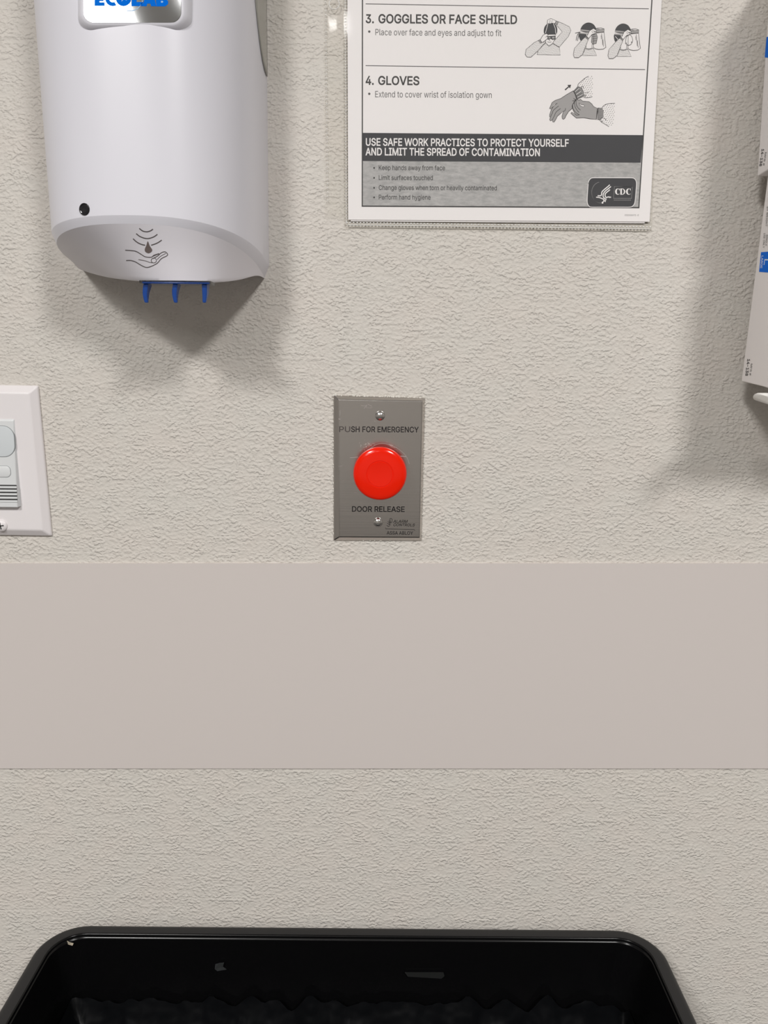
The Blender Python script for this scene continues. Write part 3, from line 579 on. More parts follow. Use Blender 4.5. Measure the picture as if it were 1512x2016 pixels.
class Ink:
    """Printing on a surface: flat shapes given on the photograph's own scale, laid on the surface they are printed on."""

    def __init__(self, surf):
        self.s, self.v, self.f, self.m, self.mats = surf, [], [], [], []

    def slot(self, m):
        if m not in self.mats:
            self.mats.append(m)
        return self.mats.index(m)

    def raw(self, pts, faces, m, lay):
        n = len(self.v)
        self.v += [self.s(p[0], p[1], lay * 2e-5) for p in pts]
        k = self.slot(m)
        for f in faces:
            self.f.append(tuple(i + n for i in f))
            self.m.append(k)

    def fill(self, pts, m, lay=1):
        v, tri = triangles([pts])
        self.raw(v, tri, m, lay)

    def stroke(self, pts, width, m, lay=2, closed=False):
        p = [Vector((q[0], q[1])) for q in pts]
        if closed:
            p = p + [p[0], p[1]]
        L, R = [], []
        for i, q in enumerate(p):
            t = (p[min(i + 1, len(p) - 1)] - p[max(i - 1, 0)])
            t = t.normalized() if t.length > 1e-9 else Vector((1, 0))
            nrm = Vector((-t.y, t.x)) * width / 2
            L.append(q + nrm)
            R.append(q - nrm)
        n = len(p)
        self.raw(L + R, [(i, i + 1, n + i + 1, n + i) for i in range(n - 1)], m, lay)

    def disc(self, c, r, m, lay=2, seg=10):
        self.raw([(c[0] + r * math.cos(2 * PI * k / seg), c[1] + r * math.sin(2 * PI * k / seg)) for k in range(seg)],
                 [tuple(range(seg))], m, lay)

    def dots(self, poly, sp, r, m, lay=2, ang=0.15):
        xs = [p[0] for p in poly]
        ys = [p[1] for p in poly]
        cx, cy = (min(xs) + max(xs)) / 2, (min(ys) + max(ys)) / 2
        R_ = max(max(xs) - min(xs), max(ys) - min(ys))
        n = int(R_ / sp) + 1
        ca, sa = math.cos(ang), math.sin(ang)
        for i in range(-n, n + 1):
            for j in range(-n, n + 1):
                u, v_ = (i + 0.5 * (j % 2)) * sp, j * sp * 0.87
                x, y = cx + u * ca - v_ * sa, cy + u * sa + v_ * ca
                ins = False
                for k in range(len(poly)):
                    (x1, y1), (x2, y2) = poly[k][:2], poly[k - 1][:2]
                    if (y1 > y) != (y2 > y) and x < (x2 - x1) * (y - y1) / (y2 - y1) + x1:
                        ins = not ins
                if ins:
                    self.disc((x, y), r, m, lay, 6)

    def text(self, s, a, b, cap, m, lay=2, bold=0.0, shear=0.0, spacing=1.0, up=None):
        """Lettering whose baseline runs from a to b, with capitals cap tall."""
        bw = bold * 230
        x, placed = 0.0, []
        for ch in s:
            adv, loops = glyph_loops(ch)
            placed.append((x, loops))
            x += adv * spacing
        xs = [px + q[0] for px, ps in placed for p in ps for l in p for q in l]
        x0, x1 = min(xs), max(xs)
        A, B = Vector(a), Vector(b)
        e = B - A
        upv = Vector(up) if up else Vector((e.y, -e.x)).normalized()
        for px, ps in placed:
            for n, loops in enumerate(ps):
                flat, tri = triangles(loops)
                pts = [A + e * ((px + q[0] + q[1] * shear - x0) / (x1 - x0)) + upv * (q[1] * cap / 100.0) for q in flat]
                self.raw(pts, tri, m, lay + 0.35 * n)
                if bw < 0.8:
                    continue
                q4, f4 = [], []
                for l in loops:                     # a rim around each outline makes the letter bold
                    c, n_ = len(q4), len(l)
                    for k in range(n_):
                        a_, b_, c_ = Vector(l[k - 1]), Vector(l[k]), Vector(l[(k + 1) % n_])
                        e1, e2 = b_ - a_, c_ - b_
                        e1 = e1.normalized() if e1.length > 1e-6 else e2.normalized()
                        e2 = e2.normalized() if e2.length > 1e-6 else e1
                        nn = Vector((e1.y + e2.y, -e1.x - e2.x)) / max(1 + e1.dot(e2), 0.5)
                        q4 += [b_, b_ + nn * bw]
                    for k in range(n_):
                        m2 = (k + 1) % n_
                        f4.append((c + 2 * k, c + 2 * m2, c + 2 * m2 + 1, c + 2 * k + 1))
                self.raw([A + e * ((px + q[0] + q[1] * shear - x0) / (x1 - x0)) + upv * (q[1] * cap / 100.0) for q in q4], f4, m, lay + 0.35 * n)

    def build(self, name, parent):
        obj.flat = True
        o = obj(name, self.v, self.f, self.mats, parent, idx=self.m)
        obj.flat = False
        return o


def zoomed(ox, oy, sc):
    return lambda pts: [(ox + x / sc, oy + y / sc) for x, y in pts]


# ------------------------------------------------------------------ the room
WX = 3.0
FRONT = -4.6
struct(box('wall_back', -WX, WX, 0.0, 0.1, 0, 2.62, M['wall']))
struct(box('floor', -WX, WX, FRONT, 0.1, -0.06, 0.0, M['floor']))
struct(box('ceiling', -WX, WX, FRONT, 0.1, 2.62, 2.7, M['ceiling']))
struct(box('wall_left', -WX - 0.1, -WX, FRONT, 0.1, 0, 2.62, M['room']))
struct(box('wall_right', WX, WX + 0.1, FRONT, 0.1, 0, 2.62, M['room']))
struct(box('wall_front', -WX, WX, FRONT - 0.1, FRONT, 0, 2.62, M['room']))


# added band in place of a blanked-out strip: a thin sheet, 1.5 mm thick
def wall_band():
    zt0, zt1 = P(0, 1108.5), P(1512, 1108.5)
    zb0, zb1 = P(0, 1511.5), P(1512, 1511.5)

    def ext(a, b, x):
        return a.z + (b.z - a.z) * (x - a.x) / (b.x - a.x)
    v = []
    for x in (-WX, WX):
        for y in (0.001, -0.0015):
            v += [(x, y, ext(zb0, zb1, x)), (x, y, ext(zt0, zt1, x))]
    f = [(0, 1, 3, 2), (4, 6, 7, 5), (0, 4, 5, 1), (2, 3, 7, 6), (0, 2, 6, 4), (1, 5, 7, 3)]
    o = obj('blanked_band', v, f, M['band'])
    o['label'] = 'added plain beige band over a blanked-out strip of the textured wall'
    return struct(o)


wall_band()


# ------------------------------------------------------------------ soap dispenser
def soap_dispenser():
    hw0, dep, n = 0.0712, 0.104, 2.75
    xr = P(526, 300, 0).x
    xc = xr - hw0
    z_ref = P(300, 428, dep).z            # arch crown on the front
    z_top = z_ref + 0.235
    NC = 96
    t = thing('soap_dispenser', 'white plastic touch-free soap dispenser on wall with hand icon and silver badge', 'dispenser',
              (xc, 0, z_ref - 0.03))

    def prof(u, z):
        a = PI * u                        # u = 0 right edge at wall ... 1 left edge at wall
        hw = hw0 * (1 + 0.02 * (z - z_ref) / 0.155)
        c, s = math.cos(a), math.sin(a)
        x = hw * math.copysign(abs(c) ** (2 / n), c)
        y = dep * abs(s) ** (2 / n)
        return x, y
    us = []
    for i in range(NC + 1):
        # denser sampling at the ends and corners
        a = i / NC
        us.append(a)
    drop, zf = 0.017, z_ref

    def arch(u):
        x, y = prof(u, zf)
        q = (dep - y) / dep
        return x, y, zf - (drop - 0.006 * u) * q ** 0.8

    rows = []
    # rounded top
    for k in range(6):
        g = math.cos(PI / 2 * (1 - k / 6) * 0.98)
        zz = z_top + 0.012 * math.sin(PI / 2 * (1 - k / 6))
        rows.append([(xc + prof(u, z_top)[0] * (0.86 + 0.14 * g), -prof(u, z_top)[1] * (0.86 + 0.14 * g), zz) for u in us])
    for k in range(13):
        s = k / 12
        r = []
        for u in us:
            ax, ay, az = arch(u)
            z = z_top + (az + 0.0012 - z_top) * s
            x, y = prof(u, z)
            r.append((xc + x, -y, z))
        rows.append(r)
    r0, r1 = [], []
    for u in us:
        x, y, z = arch(u)
        r0.append((xc + x * 0.993, -max(y - 0.0006, 0), z - 0.0004))
        r1.append((xc + x * (0.948 + 0.022 * u), -max(y - 0.0020, 0.0), z - 0.0035 - 0.0045 * (1 - y / dep)))
    rows.append(r0)
    rows.append(r1)
    body_rows = [list(r) for r in rows]
    v, f = loft(rows, False)
    nc = len(us)
    f.append(tuple(range(nc)))                                   # top
    body = obj('body', v, f, M['white_plastic'], t)
    sharp(body, 15)

    # scooped underside, from the inner arch to a low lip near the wall
    lip_px = [(505, 541, 0.028), (470, 549, 0.054), (430, 554, 0.076), (385, 556, 0.088), (340, 555.5, 0.092), (290, 553, 0.088), (245, 549, 0.076),
              (205, 543, 0.056), (168, 533, 0.034), (152, 526, 0.020)]
    lip = [Vector(r1[0])] + [P(a, b, h) for a, b, h in lip_px] + [Vector(r1[-1])]
    lip = spline(lip, 8)
    # resample the lip by the x of the arch
    def resample(c, m):
        d = [0]
        for i in range(1, len(c)):
            d.append(d[-1] + (c[i] - c[i - 1]).length)
        out, j = [], 0
        for i in range(m):
            s = d[-1] * i / (m - 1)
            while j < len(c) - 2 and d[j + 1] < s:
                j += 1
            q = (s - d[j]) / max(d[j + 1] - d[j], 1e-9)
            out.append(c[j].lerp(c[j + 1], min(max(q, 0), 1)))
        return out
    inner = resample([Vector(p) for p in r1], nc)
    lip = resample(lip, nc)
    srows = []
    for k in range(15):
        s = k / 14
        row = []
        for i, (a, b) in enumerate(zip(inner, lip)):
            p = a.lerp(b, s)
            e = math.sin(PI * i / (nc - 1))
            p = p + Vector((0, 0.0012, 0.0005)) * (math.sin(PI * s) * e)     # slightly hollow
            row.append(p)
        srows.append(row)
    srows.append([p + Vector((0, 0.0012, -0.0005)) for p in lip])
    def to_wall(p):
        d = (p - CAM)
        q = CAM + d * ((-0.0005 - CAM.y) / d.y)
        return q + Vector((0.006 if p.x < xc else -0.002, 0, 0.005))
    srows.append([to_wall(p) for p in lip])
    sv, sf = loft(srows, False)
    scoop = obj('underside', sv, sf, M['scoop'], t)
    sharp(scoop, 50)
    scoop['label'] = 'hollowed sloping underside carrying the hand icon'

    bv, bf = loft(body_rows, False)
    body_bvh = BVHTree.FromPolygons([Vector(p) for p in bv], bf)
    scoop_bvh = BVHTree.FromPolygons([Vector(p) for p in sv], sf[:14 * (nc - 1)])

    def on(bvh):
        def s(px, py, off=0.0):
            d = ray(px, py)
            hit = bvh.ray_cast(CAM, d)
            if hit[0] is None:
                hit = bvh.find_nearest(P(px, py, dep))
            nn = hit[1]
            if nn.dot(d) > 0:
                nn = -nn
            return hit[0] + nn * (0.0001 + off)
        return s
    sb, ss = on(body_bvh), on(scoop_bvh)

    # hand icon
    Z = zoomed(100, 380, 3.287)
    k = Ink(ss)
    ic = M['icon']
    for line in ([(573, 228), (595, 245), (622, 250), (645, 244), (661, 233)],
                 [(553, 262), (580, 282), (622, 294), (662, 285), (690, 267)],
                 [(533, 295), (556, 316), (585, 331), (611, 337)],
                 [(650, 337), (675, 329), (698, 318), (718, 304)]):
        k.stroke(spline(Z(line), 6), 1.9, ic)
    k.fill(spline(Z([(628, 312), (641, 342), (656, 366), (650, 381), (632, 389), (613, 380), (609, 362), (619, 338)]), 5, True), M['icon_drop'], 3)
    for line, wd in (([(482, 369), (545, 375), (580, 393), (612, 412), (650, 415), (668, 402), (702, 391)], 1.5),
                     ([(488, 436), (520, 436), (550, 446), (585, 467), (620, 481), (655, 472), (690, 453), (715, 425), (752, 405), (754, 392), (738, 380), (715, 387), (690, 408), (660, 424)], 1.5),
                     ([(568, 430), (610, 438), (640, 448), (662, 451)], 1.0),
                     ([(650, 415), (678, 402), (700, 394)], 1.0),
                     ([(688, 430), (712, 408), (745, 390)], 1.0)):
        k.stroke(spline(Z(line), 6), wd, ic)
    cx, cy = Z([(667, 436)])[0]
    k.stroke([(cx + 5.2 * math.cos(a * PI / 8), cy + 4.8 * math.sin(a * PI / 8)) for a in range(16)], 1.1, ic, closed=True)
    k.build('hand_icon', t)

    # black sensor eye
    c = sb(166.5, 412)
    nrm = (sb(166.5, 412, 0.01) - c).normalized()
    uu = nrm.cross(Vector((0, 0, 1))).normalized()
    v, f = lathe(c, nrm, uu, [(0.0036, -0.001), (0.0036, 0.0004), (0.0031, 0.0006), (0.0028, 0.0001), (0.0015, 0.0004), (0.0, 0.0005)], 28)
    e = obj('sensor_eye', v, f, M['lens_black'], t, True)
    e['label'] = 'small round black sensor eye'

    # silver badge with blue lettering
    def px_rr(x0, x1, y0, y1, r):
        return rrect(x0, x1, y0, y1, r, 8)
    outer = px_rr(164, 357, -62, 45, 21)

    # the badge is a flat plate let into the rounded front
    pl, pr, pm = sb(168, 20), sb(352, 20), sb(258, 20)
    bn = (pr - pl).cross(Vector((0, 0, 1)))
    bn.normalize()
    if bn.y > 0:
        bn = -bn
    b0 = pl + bn * max((pm - pl).dot(bn) + 0.0002, 0.0004)
    BS = on_plane(b0, bn)

    def flat_plate(name, outline, d0, d1, inset, material):
        c = [BS(x, y) for x, y in outline]
        cm = sum(c, Vector()) / len(c)
        r0 = [p + bn * d0 for p in c]
        r1 = [p + bn * (d1 - inset) for p in c]
        r2 = [p + (cm - p) * (inset / 0.03) + bn * d1 for p in c]
        return sharp(obj(name, *loft([r0, r1, r2], True, True, True), material, t), 20)
    rr_ = [px_rr(146, 375, -80, 61, 34), px_rr(152, 369, -74, 56, 30), px_rr(158, 363, -68, 50.5, 26), px_rr(162, 359, -64, 46.8, 22)]
    rings = [[BS(x, y) + bn * d for x, y in o] for o, d in zip(rr_, (-0.0062, -0.0026, -0.0006, 0.0))]
    rim = sharp(obj('badge_rim', *loft(rings, True, True, True), M['white_plastic'], t), 50)
    bd = flat_plate('badge', outer, -0.001, 0.0002, 0.00015, M['silver'])
    bd['label'] = 'silver badge with blue lettering'
    k = Ink(lambda x, y, off=0.0: BS(x, y, off + 0.00025))
    bl = M['logo_blue']
    k.fill([(186, 11.5), (186, -17), (207, -17), (207, -9), (196, -9), (196, -5), (204, -5), (204, 2), (196, 2), (196, 4.5), (206, 4.5), (206, 11.5)], bl)

    def ring_arc(c, ro, ri, a0, a1, nn=18):
        o_ = [(c[0] + ro[0] * math.cos(math.radians(a0 + (a1 - a0) * q / nn)), c[1] - ro[1] * math.sin(math.radians(a0 + (a1 - a0) * q / nn))) for q in range(nn + 1)]
        i_ = [(c[0] + ri[0] * math.cos(math.radians(a0 + (a1 - a0) * q / nn)), c[1] - ri[1] * math.sin(math.radians(a0 + (a1 - a0) * q / nn))) for q in range(nn + 1)]
        return o_ + i_[::-1]
    k.fill(ring_arc((222, -3), (15, 15), (7, 7.5), 62, 298), bl)
    k.disc((243, -3), 15, bl, 1, 28)
    star = []
    for q in range(10):
        a = PI / 2 + q * PI / 5 + 0.2
        rr = 9 if q % 2 == 0 else 3.4
        star.append((243 + rr * math.cos(a), -5 - rr * math.sin(a)))
    k.fill(star, M['logo_blue_light'], 2)
    k.fill([(259, 12), (259, -17), (269, -17), (269, 4), (281, 4), (281, 12)], bl)
    k.fill([(279, 12.3), (291, -17), (300, -17), (308, 12.3), (297.5, 12.3), (296, 7), (290, 7), (288.5, 12.3)], bl)
    k.fill([(308, 12.6), (305, -17), (320, -17), (328, -13), (328, -5), (326, -2), (331, 2), (331, 8), (325, 12.6)], bl)
    k.fill([(317, 5.2), (317, 1.8), (320, 1.8), (321.5, 3.5), (320, 5.2)], M['logo_blue_light'], 2)
    k.stroke([(255 + 26 * math.cos(a * PI / 40), -3 + 24.5 * math.sin(a * PI / 40)) for a in range(2, 24)], 1.5, M['logo_blue_light'], 1)
    put(k.build('badge_lettering', t), bd)

    # smoky side window
    rings = []
    for i in range(9):
        s = i / 8
        row = []
        for j in range(25):
            q = j / 24
            z_hi = z_top - 0.02
            z_lo = P(524, 150, 0.005).z + (0.034 * s ** 3)
            z = z_hi + (z_lo - z_hi) * q
            y = 0.004 + 0.036 * s
            # side profile x at depth y
            x = hw0 * (1 + 0.02 * (z - z_ref) / 0.155) * (1 - (y / dep) ** n) ** (1 / n)
            row.append(Vector((xc + x + 0.0006, -y, z)))
        rings.append(row)
    v, f = loft(rings, False)
    wv = obj('level_window', v, f, M['window'], t, True)
    wv['label'] = 'smoky clear level window on the side'
    sm = wv.modifiers.new('s', 'SOLIDIFY')
    sm.thickness = 0.0008
    sm.offset = 0

    # drip guard with three blue prongs, under the lip
    hB = 0.094
    a, b = P(283, 557, hB), P(411, 560, hB)
    v, f = [], []
    bar = box('drip_guard', a.x - 0.002, b.x + 0.002, -hB - 0.003, -hB + 0.010, a.z - 0.0006, a.z + 0.0014, M['clear'], t)
    bevel(bar, 0.0004)
    bar['label'] = 'clear plastic drip guard'
    v, f = tube([(a.x, -hB - 0.0005, a.z + 0.0002), (b.x, -hB - 0.0005, a.z + 0.0002)], 0.0009, 8)
    edge = obj('rib', v, f, M['blue_plastic'], t, True)
    put(edge, bar)
    for px, sgn in ((287, 1), (345, 1), (402, -0.2)):
        top = P(px, 559, hB)
        low = P(px + 3 * sgn, 596, hB)
        rings = []
        for q in range(8):
            s = q / 7
            c = top.lerp(low, s) + Vector((-0.0012 * sgn * math.sin(PI * s * 0.8), 0, 0))
            wd = 0.00165 * (1 - 0.35 * s * s)
            dp = 0.0085 * (1 - 0.75 * s)
            rings.append([c + Vector((-wd, 0, 0)), c + Vector((wd, 0, 0)), c + Vector((wd, dp, 0)), c + Vector((-wd, dp, 0))])
        v, f = loft(rings, True, True, True)
        pr = obj('prong', v, f, M['blue_plastic'], t)
        bevel(pr, 0.0005)
        pr['label'] = 'blue prong'
    # dark nozzle slot under the lip
    rings = []
    for q in range(21):
        px = 247 + 130 * q / 20
        # height and depth of the lip here
        for (x1, y1, h1), (x0, y0, h0) in zip(lip_px, lip_px[1:]):
            if x0 <= px <= x1:
                f_ = (px - x0) / (x1 - x0)
                yy, hh = y0 + (y1 - y0) * f_, h0 + (h1 - h0) * f_
        dd = 0.3 + 2.6 * math.sin(PI * q / 20) ** 0.6
        a_, b_ = P(px, yy - 1.5, hh - 0.0012), P(px, yy + dd, hh - 0.0012)
        rings.append([a_, b_, b_ + Vector((0, 0.004, 0.0005)), a_ + Vector((0, 0.004, 0))])
    v, f = loft(rings, True, True, True)
    nz = obj('nozzle_housing', v, f, M['dark_slot'], t)
    return t


soap_dispenser()


# ------------------------------------------------------------------ poster in its clear sleeve
def poster():
    H = 0.0020
    S = on_wall(H)
    bl, br = P(685.5, 432.5, H), P(1279, 436.5, H)
    tl0, tr0 = P(684, 0, H), P(1303, 0, H)

    def up(a, b, length):
        return a + (b - a).normalized() * length
    tl, tr = up(bl, tl0, 0.279), up(br, tr0, 0.279)
    t = thing('poster', 'black and white instruction poster about goggles and gloves on white paper', 'poster', (bl + br) / 2)

    def page(name, c, h0, h1, parent):
        v = [Vector((p.x, -h, p.z)) for h in (h0, h1) for p in c]
        f = [(0, 1, 2, 3), (4, 5, 6, 7), (0, 1, 5, 4), (1, 2, 6, 5), (2, 3, 7, 6), (3, 0, 4, 7)]
        return obj(name, v, f, M['paper'], parent)
    page('sheet', [bl, br, tr, tl], H - 0.0003, H, t)
    # a second sheet behind it, showing as a thin edge below
    off = Vector((0.0006, 0, -0.0010))
    page('backing_sheet', [bl + off + Vector((0.0012, 0, 0)), br + off - Vector((0.004, 0, 0)), tr + off, tl + off], H - 0.0010, H - 0.0006, t)

    ink, soft, dark = M['ink'], M['ink_soft'], M['ink_dark']
    k = Ink(S)
    top = -200
    k.stroke([(713.8, top), (713.2, 406)], 2.3, ink)
    k.stroke([(1283.5 - 0.0631 * top, top), (1257.7, 408.5)], 2.3, ink)
    k.stroke([(712, 405.8), (1258.8, 408.8)], 2.6, ink)
    k.stroke([(719.8, 7.6), (1277.3, 17.4)], 1.5, soft)
    k.stroke([(719.8, 129.2), (1270, 137)], 1.5, soft)
    k.build('frame_lines', t)

    k = Ink(S)
    k.text('3.', (720.5, 45), (735.5, 45.3), 16.5, ink, bold=0.017)
    k.text('GOGGLES OR FACE SHIELD', (745.5, 45.3), (1017.5, 47), 17, ink, bold=0.017)
    k.disc((727, 62.2), 2.4, soft)
    k.text('Place over face and eyes and adjust to fit', (739, 69.2), (987, 71.2), 12.2, soft, bold=0.002)
    k.build('step_three_text', t)
    k = Ink(S)
    k.text('4.', (720.3, 166.5), (735.3, 166.6), 16.5, ink, bold=0.017)
    k.text('GLOVES', (745, 166.6), (825, 167.2), 16.5, ink, bold=0.017)
    k.disc((727, 184.7), 2.4, soft)
    k.text('Extend to cover wrist of isolation gown', (738.6, 191.4), (968, 193), 12.2, soft, bold=0.002)
    k.build('step_four_text', t)

    k = Ink(S)
    k.fill([(714, 261.5), (1266, 266), (1261.5, 320.3), (714, 317)], dark, 2)
    k.text('USE SAFE WORK PRACTICES TO PROTECT YOURSELF', (720.5, 286.5), (1119.5, 288.5), 14.2, M['paper'], 4, bold=0.015)
    k.text('AND LIMIT THE SPREAD OF CONTAMINATION', (720, 305.5), (1062.5, 307), 14.2, M['paper'], 4, bold=0.015)
    b = k.build('title_bar', t)
    b['label'] = 'dark bar with white capital lettering'

    k = Ink(S)
    k.fill([(714, 317), (1261.5, 320.3), (1257.7, 408), (714, 405)], M['toner_grey'], 1)
    for y, s, x1 in ((334.6, 'Keep hands away from face', 876), (354.2, 'Limit surfaces touched', 852),
                     (373.8, 'Change gloves when torn or heavily contaminated', 978), (392.6, 'Perform hand hygiene', 847.5)):
        k.disc((736.5, y - 4), 1.8, ink, 3)
        k.text(s, (745.8, y), (x1, y + (x1 - 745) * 0.004), 9.2, ink, 3, bold=0.006)
    b = k.build('advice_panel', t)
    b['label'] = 'grey panel with four bulleted lines'

    # badge in the lower right corner
    k = Ink(S)
    Z = zoomed(1130, 330, 9.45)
    oq = [(265, 300), (275, 250), (302, 212), (350, 190), (520, 189), (720, 189), (920, 190), (1080, 191), (1125, 206), (1152, 240), (1163, 300), (1157, 400), (1149, 500), (1140, 600), (1126, 668), (1095, 712), (1045, 734),
          (870, 735), (680, 735), (490, 735), (320, 734), (278, 714), (253, 672), (246, 610), (250, 510), (257, 400)]
    oq = spline(Z(oq), 4, True)
    k.fill(oq, dark, 4)
    k.stroke(oq, 1.3, M['paper'], 5, True)
    wh = M['paper']
    for line, wd in (([(440, 523), (505, 518), (520, 455), (555, 415), (640, 345), (665, 318)], 2.0),
                     ([(600, 585), (555, 560), (542, 520), (556, 470), (590, 430), (660, 375), (688, 350)], 2.0),
                     ([(690, 552), (640, 545), (600, 555), (580, 520), (590, 478), (640, 435), (670, 410)], 2.0),
                     ([(412, 550), (470, 556), (530, 580), (560, 598), (540, 640)], 1.9),
                     ([(600, 575), (590, 600), (570, 632)], 2.0)):
        k.stroke(spline(Z(line), 6), wd, wh, 6)
    k.fill(Z([(512, 650), (525, 635), (548, 645), (545, 668), (520, 672)]), wh, 6)
    k.fill(Z([(560, 625), (585, 620), (595, 635), (575, 642)]), wh, 6)
    k.fill(Z([(640, 545), (690, 550), (668, 565), (645, 560)]), wh, 6)
    for q in range(26):
        a = math.radians(100 + q * 6.7)
        k.fill(Z([(490 + 165 * math.cos(a + e1) + e2, 460 - 195 * math.sin(a + e1) + e2) for e1, e2 in ((0, 0), (0.06, 0), (0.06, 8), (0, 8))]), M['glove_grey'], 6)
    bx = Z([(752, 352), (1085, 355), (1072, 572), (735, 572)])
    k.stroke(bx, 0.7, M['toner_grey'], 6, True)

    def letter_c(x0, x1, yt, yb):
        c = ((x0 + x1) / 2 + 6, (yt + yb) / 2)
        rx, ry = (x1 - x0) / 2 + 6, (yb - yt) / 2
        o_ = [(c[0] + rx * math.cos(math.radians(a)), c[1] - ry * math.sin(math.radians(a))) for a in range(48, 313, 12)]
        i_ = [(c[0] + 8 + (rx - 24) * math.cos(math.radians(a)), c[1] - (ry - 9) * math.sin(math.radians(a))) for a in range(48, 313, 12)]
        k.fill(Z(o_ + i_[::-1]), wh, 6)
        k.fill(Z([(o_[0][0] - 12, yt + 4), (o_[0][0] + 4, yt + 2), (o_[0][0] + 4, yt + 38), (o_[0][0] - 4, yt + 38)]), wh, 6)
    letter_c(765, 850, 388, 504)
    letter_c(968, 1056, 388, 504)
    k.fill(Z([(862, 388), (892, 388), (892, 504), (862, 504)]), wh, 6)
    o_ = [(893 + 62 * math.cos(math.radians(a)), 446 - 58 * math.sin(math.radians(a))) for a in range(90, -91, -12)]
    i_ = [(893 + 36 * math.cos(math.radians(a)), 446 - 49 * math.sin(math.radians(a))) for a in range(90, -91, -12)]
    k.fill(Z(o_ + i_[::-1]), wh, 6)
    for q in range(18):
        x = 742 + q * 18
        k.fill(Z([(x, 597), (x + 11, 598), (x + 11, 609), (x, 609)]), M['glove_grey'], 6)
    b = k.build('agency_badge', t)
    b['label'] = 'dark rounded badge with bird emblem and three letters'
    k = Ink(S)
    k.text('CS250672-E', Z([(945, 898)])[0], Z([(1205, 900)])[0], 3.0, ink, 2)
    k.build('print_code', t)

    # illustrations
    pap, gg, cg = M['paper'], M['glove_grey'], M['cuff_grey']
    k = Ink(S)
    Z = zoomed(1060, 140, 8.894)
    lw = 1.0
    sl1 = Z([(690, 265), (700, 225), (755, 175), (820, 120), (880, 90), (955, 90), (960, 200), (940, 450), (840, 468), (790, 460), (785, 350), (745, 290)])
    sl2 = Z([(1110, 645), (1150, 600), (1220, 572), (1340, 562), (1330, 760), (1310, 970), (1235, 970), (1160, 920), (1100, 890), (1075, 855), (1130, 800), (1135, 700)])
    k.dots(sl1, 4.3, 0.75, ink, 2, 1.2)
    k.dots(sl2, 4.3, 0.75, ink, 2, 1.2)
    for line in ([(690, 265), (700, 225), (755, 175), (820, 120), (880, 90)], [(790, 460), (840, 468), (900, 460), (945, 445)],
                 [(1110, 645), (1150, 600), (1220, 572), (1340, 562)], [(1075, 855), (1100, 890), (1160, 925), (1235, 972)],
                 [(755, 290), (770, 262), (790, 275), (785, 300)], [(800, 380), (850, 380), (880, 365)], [(800, 430), (825, 415), (830, 435), (805, 440)],
                 [(1130, 820), (1160, 830), (1190, 862)], [(1100, 870), (1130, 880)]):
        k.stroke(spline(Z(line), 4), lw, ink, 3)
    c1 = Z([(622, 345), (690, 270), (750, 290), (785, 350), (795, 440), (685, 492), (660, 420)])
    k.fill(c1, cg, 3)
    k.stroke(c1, lw, ink, 4, True)
    for q in range(9):
        s = q / 8
        k.stroke(Z([(640 + 45 * s, 345 + 130 * s), (700 + 85 * s, 285 + 140 * s)]), 0.7 if q % 2 else 0.9, pap if q % 3 == 1 else ink, 5)
    c2 = Z([(1048, 645), (1110, 650), (1135, 700), (1130, 800), (1075, 855), (1035, 850)])
    k.fill(c2, gg, 3)
    k.stroke(c2, lw, ink, 4, True)
    for q in range(8):
        s = q / 7
        k.stroke(Z([(1052 - 8 * s, 665 + 175 * s), (1108 + 12 * math.sin(PI * s), 672 + 160 * s)]), 0.8, ink, 5)
    g1 = [(610, 345), (500, 408), (390, 480), (290, 515), (240, 550), (215, 610), (195, 655), (216, 662), (250, 628), (222, 690), (200, 755), (196, 800), (213, 806), (197, 845),
          (207, 870), (244, 856), (252, 888), (276, 890), (302, 850), (332, 790), (382, 745), (438, 702), (414, 790), (419, 832), (441, 843), (466, 820), (482, 780), (530, 705), (590, 655),
          (597, 580), (650, 520), (676, 492), (645, 405)]
    g2 = [(705, 510), (738, 495), (775, 525), (885, 535), (935, 575), (965, 620), (1030, 650), (1012, 845), (900, 835), (790, 815), (665, 822), (610, 775), (568, 738), (580, 718),
          (640, 750), (608, 680), (590, 620), (597, 578), (620, 575), (622, 532), (648, 520), (656, 505), (690, 500)]
    for g in (g1, g2):
        gz = Z(g)
        k.fill(gz, gg, 6)
        k.stroke(gz, lw, ink, 7, True)
    k.fill(Z([(258, 610), (285, 582), (318, 568), (290, 592), (265, 618)]), pap, 8)
    wg = spline(Z([(712, 558), (750, 588), (800, 598), (798, 622), (765, 620), (730, 598)]), 4, True)
    k.fill(wg, pap, 8)
    k.stroke(wg, 0.7, ink, 9, True)
    for line in ([(330, 560), (275, 605), (222, 680)], [(355, 610), (268, 680), (240, 740), (214, 802)], [(388, 655), (312, 715), (275, 790), (245, 852)],
                 [(475, 648), (465, 690), (430, 708)], [(600, 578), (605, 650), (650, 720), (715, 765)], [(630, 532), (640, 620), (680, 690), (712, 722)],
                 [(660, 508), (664, 590), (700, 650), (738, 682)], [(640, 745), (665, 770), (720, 765)], [(595, 520), (640, 510), (660, 490)], [(615, 475), (650, 500), (690, 500)],
                 [(1045, 640), (1030, 740), (1015, 850)]):
        k.stroke(spline(Z(line), 4), lw, ink, 8)
    k.stroke(Z([(612, 345), (645, 405), (672, 488)]), 2.0, ink, 8)
    k.fill(Z([(458, 322), (522, 268), (508, 242), (572, 238), (556, 302), (535, 282), (476, 338)]), ink, 2)
    b = k.build('glove_illustration', t)
    b['label'] = 'drawing of grey gloved hands pulled over spotted gown cuffs'

    Z = zoomed(1000, 20, 5.04)

    def outline(k, pts, fillm, lay, wd=0.9):
        z = Z(pts)
        if fillm:
            k.fill(z, fillm, lay)
        k.stroke(z, wd, ink, lay + 1, True)
        return z

